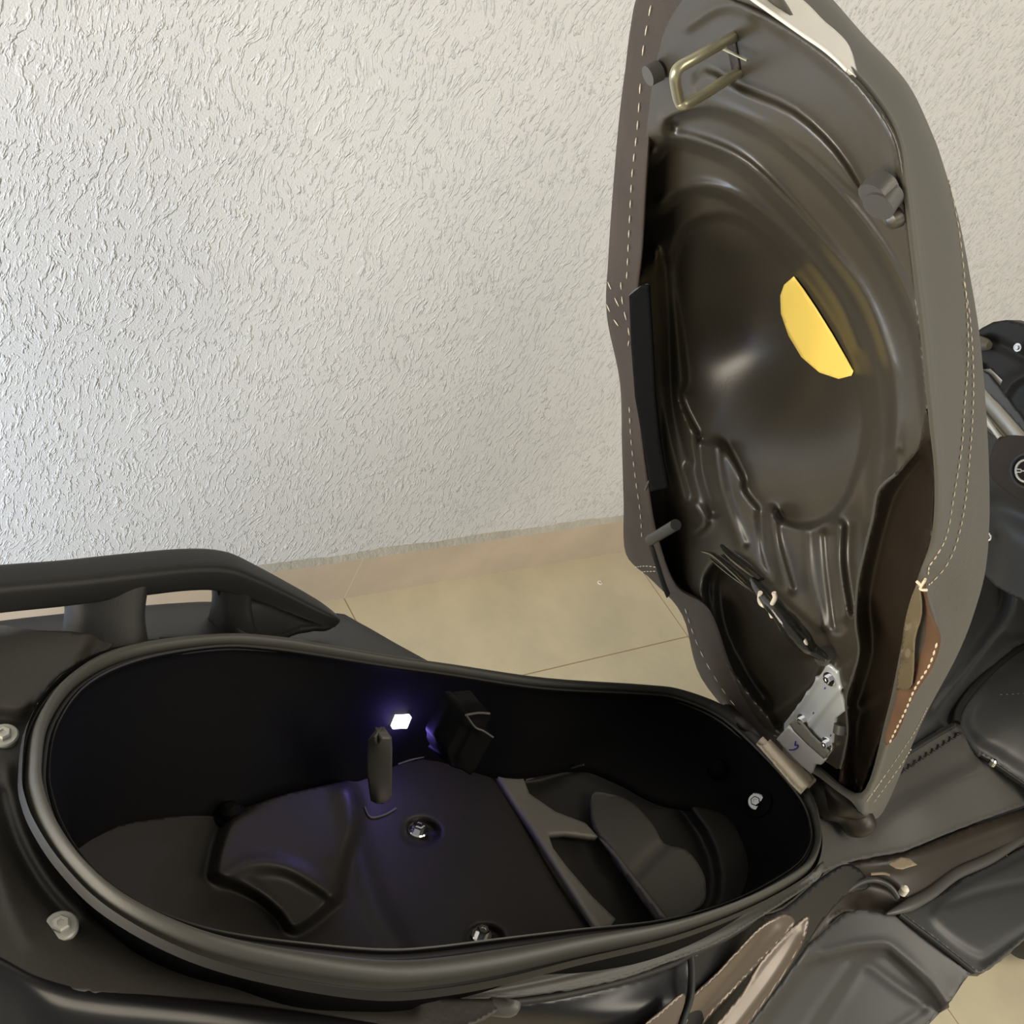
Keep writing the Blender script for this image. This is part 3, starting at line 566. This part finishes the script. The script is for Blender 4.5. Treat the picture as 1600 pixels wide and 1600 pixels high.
pan = relief('seat_pan', PAN, Ps, pan_base, 'pan', seat, step=5.2, thick=.0025, sm=3, sharp=60, feats=[
    ('step', R1, -.012, 26), ('step', R2, -.013, 26), ('step', R3, -.011, 26), ('step', BOWL, -.008, 14), ('spot', (1232, 510), -.070, 165),
    ('ridge', [(1040, 186), (1070, 173), (1115, 170), (1170, 191), (1235, 232), (1300, 292), (1362, 366), (1405, 438), (1436, 520)], .0065, 8),
    ('ridge', [(1020, 240), (1050, 217), (1110, 230), (1165, 258), (1230, 320), (1300, 396), (1352, 466), (1388, 560), (1398, 640), (1396, 700)], .009, 9),
    ('ridge', [(1032, 320), (1060, 298), (1110, 292), (1160, 312), (1210, 352), (1262, 405), (1310, 470), (1340, 540)], .007, 8),
    ('step', [(1100, 110), (1160, 140), (1240, 175), (1305, 235), (1345, 300), (1320, 290), (1260, 235), (1180, 190), (1120, 165), (1080, 150)], .006, 14),
    ('ridge', [(1075, 40), (1140, 8), (1232, 52), (1318, 118), (1368, 180), (1394, 232), (1404, 300)], .0025, 8),
    ('ridge', [(1024, 390), (1028, 450), (1032, 540), (1036, 620), (1045, 690), (1070, 780)], .006, 6), ('ridge', [(1040, 410), (1046, 480), (1048, 560), (1054, 640), (1075, 720)], -.004, 7),
    ('step', [(983, 462), (1003, 446), (1026, 455), (1024, 600), (1030, 690), (1050, 770), (1016, 765)], .004, 8),
    ('ridge', [(1095, 690), (1100, 740), (1118, 800)], -.006, 9), ('ridge', [(1118, 700), (1130, 770), (1160, 850)], .005, 9),
    ('ridge', [(1206, 798), (1212, 850), (1232, 920)], .006, 9), ('ridge', [(1190, 805), (1196, 860), (1210, 910)], -.005, 8),
    ('ridge', [(1312, 822), (1310, 880), (1322, 960)], .008, 9), ('ridge', [(1292, 835), (1298, 900), (1308, 980)], -.005, 8), ('ridge', [(1260, 826), (1266, 900), (1285, 980)], .003, 6),
    ('ridge', [(1085, 790), (1100, 815), (1085, 830)], .006, 9),
    ('step', [(1104, 905), (1150, 868), (1215, 925), (1300, 1025), (1230, 1135), (1206, 1120), (1145, 1042), (1112, 972)], -.014, 12),
    ('bowl', [(1118, 905), (1150, 885), (1205, 935), (1282, 1030), (1206, 1110), (1150, 1035), (1122, 972)], -.020, 90)])
bpn = bvh_of(pan)
relief('side_skirt', SEAM[::-1] + [(1436, 700), (1446, 640), (1451, 656), (1460, 750), (1455, 840), (1432, 912), (1412, 1002), (1385, 1120), (1342, 1243), (1310, 1222)], Ps, lambda X, Y: -.004 + 0 * X, 'panbrown', seat, step=7, thick=.002, sm=1,
       feats=[('step', [(1395, 752), (1450, 700), (1470, 800), (1440, 900), (1420, 1000), (1385, 1120), (1345, 1235), (1325, 1200), (1330, 1095), (1350, 1016), (1346, 930), (1372, 810)], -.022, 30), ('ridge', [(1310, 1135), (1350, 1100), (1388, 1080)], .004, 5)])
tube('pan_edge', [Ps(x, y, .004) for x, y in SEAM], .0011, 'greyplastic', seat, nseg=8)
relief('side_flap', [(983, 462), (1003, 446), (1013, 447), (1019, 540), (1023, 620), (1030, 690), (1044, 762), (1016, 768), (1006, 700), (992, 620), (986, 540)], Ps, .030, 'tub', seat, step=7, thick=.0015, sm=1)
# loose brown cover lining by the seam
relief('cover_lining', [(1440, 905), (1446, 915), (1450, 950), (1465, 985), (1468, 1005), (1455, 1045), (1425, 1090), (1400, 1150), (1382, 1160), (1400, 1090), (1412, 1040), (1420, 990), (1424, 940)], Ps, [(1440, 905, .006), (1465, 1000, .002), (1424, 940, .0), (1400, 1150, .006), (1412, 1040, .001)], 'lining', seat, step=6, thick=.001, feats=[('ridge', [(1437, 930), (1440, 1000), (1420, 1080)], -.004, 8)])
for q in [[(1470, 232), (1483, 290), (1498, 370), (1508, 470), (1511, 555), (1505, 640), (1501, 700), (1488, 780), (1478, 835), (1462, 868), (1451, 884), (1449, 900)],
          [(1504, 440), (1514, 500), (1519, 580), (1518, 650), (1513, 720), (1506, 790), (1494, 845), (1478, 882), (1456, 908), (1447, 915)],
          [(1448, 1105), (1430, 1140), (1400, 1185), (1372, 1225), (1352, 1254)], [(1452, 1110), (1434, 1150), (1410, 1190), (1380, 1232), (1364, 1254)]]:
    dashes('stitching', q, bsn, 'thread', seat, pitch=.0058, r=.00052)
dashes('stitching', [(1464, 1005), (1452, 1040), (1430, 1075), (1415, 1110), (1400, 1140), (1388, 1165)], None, 'thread', seat, default=lambda x, y: Ps(x, y, .010), pitch=.009, r=.0008)
for q in [[(1020, 8), (1010, 60), (1004, 105)], [(1003, 130), (998, 200), (990, 270), (986, 340), (982, 420), (980, 450)], [(972, 440), (975, 475), (985, 520), (982, 545)], [(952, 440), (965, 470), (978, 495)], [(950, 475), (962, 500), (978, 520)],
          [(985, 635), (988, 690), (995, 750), (1002, 800), (1005, 850)], [(1072, 950), (1085, 990), (1100, 1025), (1120, 1060), (1140, 1090), (1160, 1112)]]:
    dashes('stitching', q, bsn, 'thread', seat, pitch=.014, duty=.5, r=.0005, lift=.0012)
dashes('stitching', [(990, 886), (1010, 884), (1026, 886)], bsn, 'thread', seat, pitch=.01, r=.0004); dashes('stitching', [(1002, 893), (1026, 892)], bsn, 'thread', seat, pitch=.01, r=.0004)
tube('torn_threads', [Ps(x, y, .01) for x, y in ((1432, 908), (1440, 914), (1446, 905), (1438, 920), (1448, 922))], .0009, 'thread', seat, k=4, nseg=6)
# clear tape on the skirt
m = mat('clear_tape', (.16, .13, .08), .15, coat=.8); M['tape'] = m
relief('clear_tape', [(1436, 915), (1440, 960), (1430, 1000), (1425, 1070), (1405, 1078), (1400, 1070), (1408, 1020), (1412, 980), (1425, 930)], Ps, .004, 'tape', seat, step=6, thick=.0006, feats=[('ridge', [(1418, 985), (1412, 1025)], .004, 5), ('ridge', [(1428, 975), (1424, 1010)], .003, 4)])
# latch loop
relief('latch_slot', [(1136, 64), (1150, 60), (1158, 108), (1146, 114)], lambda x, y, o: on(bpn, x, y, .0008, Ps(x, y, .004))[0], 0.0, M['panbrown'], seat, step=8, thick=.0006, sm=1)
tube('latch_loop', [Ps(1150, 56, .0), Ps(1120, 72, .018), Ps(1085, 92, .036), Ps(1062, 105, .046), Ps(1055, 118, .049), Ps(1057, 138, .047), Ps(1062, 158, .044), Ps(1070, 163, .042), Ps(1100, 147, .028), Ps(1130, 128, .014), Ps(1158, 112, .0)], .0030, 'zinc', seat, k=5, nseg=12)
p = Ps(1148, 85, .006); tube('split_pin', [p + E2 * .009, p - E2 * .010], .0008, 'zinc', seat, k=1, nseg=6)
# rubber stops on the pan
def stop(q0, q1, off, r, nm='seat_stop'):
    a, b = Ps(*q0, .004), Ps(*q1, off); tube(nm, [a, (a + b) / 2, b], r, 'greyplastic', seat, k=1, nseg=16)
for a, b in (((1382, 285), (1363, 308)), ((1388, 300), (1372, 324))): stop(a, b, .014, .0080)
stop((1030, 110), (1012, 119), .012, .0060)
stop((1292, 1020), (1284, 1030), .006, .006); stop((1314, 1132), (1312, 1146), .008, .0055)
lathe('seat_rivet', Ps(1396, 340, .002), NS, [(.006, -.002), (.005, .003), (.002, .005)], 'pan', seat)
# yellow half round reflector
relief('yellow_sticker', [(1240, 432), (1255, 452), (1275, 482), (1300, 522), (1322, 560), (1333, 580), (1330, 587), (1310, 592), (1280, 582), (1252, 558), (1232, 525), (1220, 490), (1219, 462), (1225, 445)], Ps, surf_anch(bpn, [(1240, 440), (1222, 470), (1235, 525), (1270, 572), (1310, 588), (1328, 582), (1300, 530), (1270, 480), (1265, 530)], Ps, NS, .003), 'yellow', seat, step=8, thick=.0004, sm=1)
# silver side trim at the tail of the seat
ti = [(1140, -40), (1168, -8), (1196, 13), (1226, 34), (1256, 55), (1284, 74), (1306, 92), (1324, 110)]; to = [(1205, -40), (1240, -8), (1262, 12), (1281, 32), (1300, 48), (1317, 66), (1327, 88), (1332, 114)]
ta = [Ps(x, y, .0045) for x, y in ti]; tb = [Ps(x, y, -.026) - E2 * .002 for x, y in to]
loft('tail_trim', [ta, [a * .7 + b * .3 + (NS * .4 - E2) * .007 for a, b in zip(ta, tb)], [a * .35 + b * .65 + (NS * .4 - E2) * .0065 for a, b in zip(ta, tb)], tb], 'trim', seat, k=5, kv=4, closed=False, thick=.0016)
tube('trim_edge', ta, .0011, 'trim', seat, k=5, nseg=8)
# flange clamp and strap on the far edge
tube('pan_peg', [Ps(1056, 820, .012), Ps(1036, 832, .014), Ps(1016, 844, .014)], .0050, 'dkgrey', seat, k=3, nseg=14)
tube('pan_strap', [Ps(1014, 846, .010), Ps(1020, 860, .012), Ps(1028, 885, .012), Ps(1036, 910, .012), Ps(1044, 930, .010)], .0034, 'greyplastic', seat, k=4, nseg=8, sy=.4)
for q in (((1012, 445), (995, 452), (984, 462)), ((1022, 745), (1014, 752), (1008, 766))): tube('pan_lip', [Ps(x, y, .006) for x, y in q], .0009, 'greyplastic', seat, nseg=6)

# ------------------------------------------------------------------ tool pouch tucked under the seat (a thing of its own)
pouch = bpy.data.objects.new('tool_pouch', None); COL.objects.link(pouch); pouch.location = GROUND
pouch['label'] = 'crumpled black plastic pouch bound with white elastic, tucked beneath the raised seat'; pouch['category'] = 'pouch'
tube('pouch_body', [Ps(1176, 905, .022), Ps(1200, 935, .026), Ps(1222, 962, .028), Ps(1245, 990, .024), Ps(1268, 1014, .018), Ps(1292, 1030, .014)], .0095, 'bag', pouch, k=7, nseg=14, sy=.7, rf=lambda t: (math.sin(math.pi * min(max(t, .03), .97)) ** .5) * (1 + .10 * math.sin(t * 13) + .05 * math.sin(t * 29)))
for q, r in (([(1098, 862), (1118, 868), (1145, 890), (1172, 915), (1190, 925)], .0045), ([(1127, 851), (1140, 865), (1165, 885), (1190, 905)], .0055), ([(1110, 872), (1140, 895), (1180, 925)], .003)):
    tube('pouch_flap', [Ps(x, y, .018) for x, y in q], r, 'bag', pouch, k=5, nseg=8, rf=lambda t: .2 + 1.0 * math.sin(math.pi * min(.95, t * .8 + .05)), sy=.45)
for q in ([(1188, 926), (1187, 936), (1189, 943), (1195, 947)], [(1209, 926), (1211, 934), (1206, 945), (1204, 955), (1207, 964)]):
    tube('elastic_band', [Ps(x, y, .030) for x, y in q], .0018, 'white', pouch, k=5, nseg=8)
tube('pouch_tip', [Ps(1252, 998, .024), Ps(1258, 1004, .024), Ps(1268, 1022, .020)], .0035, 'white', pouch, k=4, nseg=8, rf=lambda t: 1.05 - t)

# ------------------------------------------------------------------ front of the scooter
tun = relief('centre_tunnel', [(1225, 1270), (1270, 1357), (1289, 1361), (1319, 1349), (1367, 1337), (1412, 1330), (1469, 1307), (1525, 1285), (1600, 1258), (1680, 1228), (1680, 1240), (1610, 1228), (1555, 1195), (1529, 1184), (1491, 1131), (1450, 1154), (1416, 1176), (1380, 1198), (1330, 1210), (1270, 1220)], Pz,
       [(1240, 1290, -.02), (1280, 1345, -.035), (1400, 1330, -.09), (1525, 1285, -.135), (1680, 1230, -.19), (1529, 1184, -.085), (1416, 1176, -.06), (1330, 1230, -.04), (1440, 1260, -.075)], 'greyplastic', root, step=8, thick=.004, sm=2,
       feats=[('step', [(1340, 1160), (1416, 1170), (1491, 1126), (1532, 1184), (1480, 1215), (1394, 1262), (1350, 1300)], -.012, 30)])
# scalloped line on the tunnel
btn = bvh_of(tun); bp_ = []
for i in range(11):
    f = i / 10; x, y = 1405 + (1497 - 1405) * f, 1206 + (1145 - 1206) * f
    bp_.append([on(btn, x + dx, y + dy, .001, Pz(x, y, -.07))[0] for dx, dy in ((-4, 1), (0, 4), (4, 1), (5, -3))])
pts = [p for s in bp_ for p in s]
tube('scalloped_edge', pts, .0011, 'groove', tun, k=2, nseg=6)
tube('panel_gap', [on(btn, x, y, .0, Pz(x, y, -.07))[0] if on(btn, x, y)[0] is not None else Pz(x, y, -.07) for x, y in ((1405, 1184), (1430, 1168), (1460, 1150), (1489, 1134))], .0035, 'groove', tun, k=4, nseg=8)
pad = relief('fuel_lid_pad', [(1491, 1131), (1497, 1107), (1526, 1068), (1572, 1024), (1600, 1005), (1680, 970), (1680, 1260), (1610, 1232), (1555, 1193), (1530, 1180), (1510, 1155)], Pz, [(1491, 1131, -.082), (1572, 1024, -.05), (1680, 970, -.03), (1680, 1250, -.15), (1530, 1180, -.09), (1600, 1120, -.06)], 'dkgrey', root, step=8, thick=.006, sm=2,
       feats=[('step', [(1512, 1132), (1518, 1105), (1545, 1076), (1600, 1040), (1700, 1000), (1700, 1240), (1610, 1205), (1560, 1175), (1530, 1158)], .006, 22)])
bpd = bvh_of(pad)
tube('pad_gap', [on(bpd, x, y, .0, Pz(x, y, -.06))[0] if on(bpd, x, y)[0] is not None else Pz(x, y, -.06) for x, y in ((1494, 1130), (1499, 1108), (1527, 1070), (1573, 1027), (1610, 1004))], .0050, 'groove', pad, k=4, nseg=8)
tube('pad_gap', [on(bpd, x, y, .0, Pz(x, y, -.09))[0] if on(bpd, x, y)[0] is not None else Pz(x, y, -.09) for x, y in ((1494, 1134), (1512, 1158), (1532, 1182), (1556, 1195), (1610, 1232))], .0022, 'groove', pad, k=4, nseg=8)
p = Pz(1552, 1191, -.085); lathe('pad_hinge_pin', p, E3, [(.004, -.004), (.004, .002), (.002, .004)], 'chrome', pad)
dashes('pad_dimples', [(1562, 1086), (1600, 1084), (1640, 1080)], bpd, 'greyplastic', pad, pitch=.008, duty=.4, r=.0007)
relief('inner_shield', [(1400, 1185), (1430, 1120), (1480, 1040), (1510, 960), (1530, 860), (1535, 800), (1680, 790), (1680, 985), (1600, 1004), (1572, 1022), (1526, 1064), (1495, 1106), (1490, 1132), (1440, 1160)], Pz, [(1400, 1185, -.07), (1480, 1040, -.03), (1530, 860, .06), (1680, 790, .10), (1680, 985, -.02), (1526, 1064, -.055), (1490, 1132, -.084)], 'dkgrey', root, step=8, thick=.004, sm=2,
       feats=[('step', [(1560, 880), (1575, 905), (1572, 950), (1548, 990), (1520, 1030), (1480, 1080), (1440, 1100), (1440, 850)], -.020, 22), ('step', [(1470, 1110), (1560, 1000), (1580, 998), (1620, 1000), (1495, 1130)], -.008, 12)])
# head of the scooter: steering cover with the emblem, bar, lever
XH = .47
relief('steering_cover', [(1505, 640), (1530, 660), (1556, 684), (1580, 676), (1620, 680), (1700, 690), (1700, 960), (1580, 930), (1540, 900), (1500, 860)], Px, [(1505, 640, XH + .03), (1545, 730, XH + .01), (1600, 700, XH), (1700, 700, XH), (1545, 860, XH + .03), (1700, 900, XH + .02)], 'dkgrey', root, step=8, thick=.01, sm=2,
       feats=[('ridge', [(1540, 900), (1535, 820), (1560, 790), (1620, 812)], .02, 24)])
badge = relief('badge_cover', [(1556, 690), (1549, 706), (1545, 731), (1550, 748), (1572, 768), (1600, 787), (1650, 812), (1700, 820), (1700, 690), (1640, 684), (1600, 681), (1580, 680), (1566, 683)], Px, [(1545, 731, XH - .022), (1600, 690, XH - .022), (1600, 785, XH - .020), (1700, 700, XH - .022), (1640, 740, XH - .036)], 'panbrown', root, step=7, thick=.012, sm=2)
badge.data.materials[0] = M['fold']
c = Px(1603, 736, XH - .034); s = (Px(1620, 736, XH - .034) - c); RB = np.linalg.norm(s) * .95; ea = E2 * -1; eb = E3
tube('badge_surround', [c + (ea * math.cos(t) + eb * math.sin(t)) * RB * 1.55 + E1 * .003 for t in [2 * math.pi * i / 16 for i in range(16)]], .0025, 'dkgrey', badge, k=2, nseg=8, closed=True)
tube('emblem', [c + (ea * math.cos(t) + eb * math.sin(t)) * RB for t in [2 * math.pi * i / 16 for i in range(16)]], .0014, 'trim', badge, k=2, nseg=8, closed=True)
for kf in range(3):
    t = math.radians(90 + 120 * kf); d = ea * math.cos(t) + eb * math.sin(t); s = np.cross(d, E1)
    tube('emblem', [c, c + d * RB * .45], .0009, 'trim', badge, k=1, nseg=6)
    for sg in (-1, 1): tube('emblem', [c + d * RB * .42, c + d * RB * .5 + s * sg * RB * .13, c + d * RB * .95 + s * sg * RB * .13], .0008, 'trim', badge, k=1, nseg=6)
tube('handlebar', [Px(1520, 585, XH), Px(1540, 610, XH), Px(1580, 655, XH), Px(1625, 710, XH)], .020, 'tube', root, k=3, nseg=18)
tube('bar_trim', [Px(1530, 640, XH - .02), Px(1546, 662, XH - .02), Px(1562, 684, XH - .02)], .003, 'trim', root, k=3, nseg=8)
relief('bar_cover', [(1528, 575), (1545, 585), (1565, 610), (1600, 655), (1660, 720), (1600, 675), (1560, 630), (1532, 606)], Px, XH - .018, 'greyplastic', root, step=7, thick=.01, sm=1)
relief('lever_housing', [(1519, 523), (1535, 512), (1552, 503), (1572, 500), (1600, 508), (1700, 540), (1700, 700), (1640, 690), (1600, 655), (1562, 606), (1566, 594), (1537, 566), (1528, 577), (1524, 548), (1545, 540), (1530, 528)], Px, XH - .03, 'plastic', root, step=7, thick=.03, sm=1,
       feats=[('ridge', [(1545, 530), (1575, 545), (1610, 565)], .008, 5), ('ridge', [(1570, 660), (1566, 630), (1580, 598), (1610, 582)], -.008, 7)])
tube('lever_cone', [Px(1512, 536, XH - .035), Px(1530, 537, XH - .037), Px(1546, 540, XH - .04)], .0085, 'cone', root, k=3, nseg=14, rf=lambda t: 1.15 - .6 * t ** 3)
bolt('lever_screw', Px(1590, 543, XH - .040), -E1, .005, 'chrome', root, .5)
bolt('shield_screw', Px(1543, 839, XH + .02), -E1, .006, 'chrome', root, .5)

# ------------------------------------------------------------------ right foot area
relief('footwell', [(1270, 1360), (1289, 1364), (1319, 1353), (1367, 1341), (1412, 1334), (1469, 1311), (1525, 1289), (1600, 1262), (1680, 1232), (1680, 1290), (1600, 1320), (1500, 1368), (1420, 1418), (1405, 1428), (1320, 1424), (1290, 1450), (1262, 1474), (1250, 1450), (1290, 1400)], Pz,
       [(1270, 1360, -.05), (1412, 1334, -.11), (1525, 1289, -.155), (1680, 1235, -.20), (1680, 1290, -.22), (1500, 1368, -.18), (1405, 1428, -.155), (1320, 1424, -.125), (1262, 1474, -.12), (1350, 1380, -.13)], 'panbrown', root, step=8, thick=.004, sm=2,
       feats=[('ridge', [(1310, 1360), (1400, 1350), (1480, 1325), (1600, 1280)], .006, 10), ('bowl', [(1330, 1385), (1360, 1372), (1400, 1382), (1415, 1405), (1400, 1422), (1330, 1420)], -.012, 14), ('spot', (1345, 1412), .008, 12), ('ridge', [(1300, 1440), (1330, 1390), (1360, 1370), (1395, 1380), (1410, 1400)], .006, 5)])
tube('rubber_pipe', [Pz(1322, 1392, -.10), Pz(1345, 1378, -.10), Pz(1368, 1375, -.105), Pz(1390, 1385, -.11), Pz(1402, 1402, -.12)], .003, 'dkgrey', root, k=4, nseg=8)
tube('wire_sleeve', [Pz(1360, 1366, -.10), Pz(1380, 1365, -.10), Pz(1390, 1368, -.10)], .0014, 'tan', root, nseg=6)
relief('paper_label', [(1387, 1349), (1408, 1339), (1420, 1341), (1433, 1351), (1410, 1358), (1400, 1357)], Pz, -.098, 'tan', root, step=6, thick=.0006, sm=1)
lathe('white_clip', Pz(1412, 1392, -.12), E3, [(.004, -.004), (.0045, .003), (.002, .006)], 'white', root)
tube('footwell_edge', [Pz(1385, 1428, -.145), Pz(1412, 1418, -.15), Pz(1450, 1398, -.16), Pz(1478, 1376, -.168), Pz(1500, 1362, -.175), Pz(1545, 1342, -.19), Pz(1600, 1308, -.205), Pz(1680, 1265, -.22)], .0065, 'greyplastic', root, k=5, nseg=12, rf=lambda t: min(1, .15 + t * 5))
relief('footboard', [(1405, 1427), (1445, 1412), (1480, 1392), (1505, 1372), (1560, 1346), (1600, 1322), (1680, 1280), (1700, 1400), (1680, 1418), (1600, 1466), (1560, 1500), (1535, 1520), (1522, 1519), (1470, 1476)], Pz,
       [(1405, 1427, -.158), (1505, 1372, -.182), (1680, 1280, -.225), (1700, 1400, -.25), (1535, 1520, -.225), (1470, 1476, -.19)], 'dkgrey', root, step=7, thick=.010, sm=1,
       feats=[('step', [(1455, 1430), (1490, 1395), (1530, 1372), (1600, 1340), (1700, 1290), (1700, 1395), (1600, 1452), (1545, 1488), (1530, 1492), (1490, 1468)], .005, 8), ('ridge', [(1480, 1412), (1530, 1395), (1600, 1380), (1680, 1370)], -.003, 5), ('ridge', [(1540, 1512), (1600, 1470), (1680, 1422)], .006, 7)])
relief('footboard', [(1320, 1426), (1345, 1420), (1402, 1429), (1470, 1480), (1518, 1519), (1505, 1535), (1487, 1563), (1450, 1602), (1400, 1680), (1130, 1700), (1169, 1602), (1228, 1527), (1264, 1475), (1292, 1450)], Pz,
       [(1320, 1426, -.128), (1402, 1429, -.156), (1518, 1519, -.218), (1487, 1563, -.238), (1400, 1680, -.26), (1130, 1700, -.15), (1228, 1527, -.125), (1264, 1475, -.118), (1330, 1560, -.19)], 'dkgrey', root, step=7, thick=.010, sm=1,
       feats=[('step', [(1240, 1535), (1262, 1508), (1319, 1487), (1375, 1480), (1397, 1490), (1472, 1566), (1440, 1620), (1300, 1720), (1120, 1720)], -.014, 18), ('ridge', [(1290, 1494), (1340, 1482), (1380, 1480), (1400, 1492), (1440, 1530), (1472, 1566)], .006, 9),
              ('ridge', [(1330, 1505), (1270, 1590), (1230, 1660)], .004, 4), ('ridge', [(1352, 1505), (1300, 1590), (1260, 1660)], -.003, 5), ('ridge', [(1360, 1510), (1400, 1540), (1445, 1570)], -.004, 7), ('ridge', [(1445, 1575), (1400, 1605), (1350, 1640)], -.003, 5)])
tube('footboard_joint', [Pz(1404, 1428, -.154), Pz(1470, 1478, -.187), Pz(1520, 1518, -.218)], .003, 'groove', root, k=3, nseg=8)

# ------------------------------------------------------------------ small ring on the floor
c = hit(937, 911, np.zeros(3), np.array([0, 0, 1.])); c[2] = .0012
o = tube('plastic_ring', [c + np.array([math.cos(t), math.sin(t), 0]) * .0042 for t in [math.radians(20 + 320 * i / 12) for i in range(13)]], .0012, 'white', None, k=2, nseg=8, local=False)
o['label'] = 'tiny white open ring lying on the beige floor tile near the wall'; o['category'] = 'ring'
bpy.context.view_layer.update()
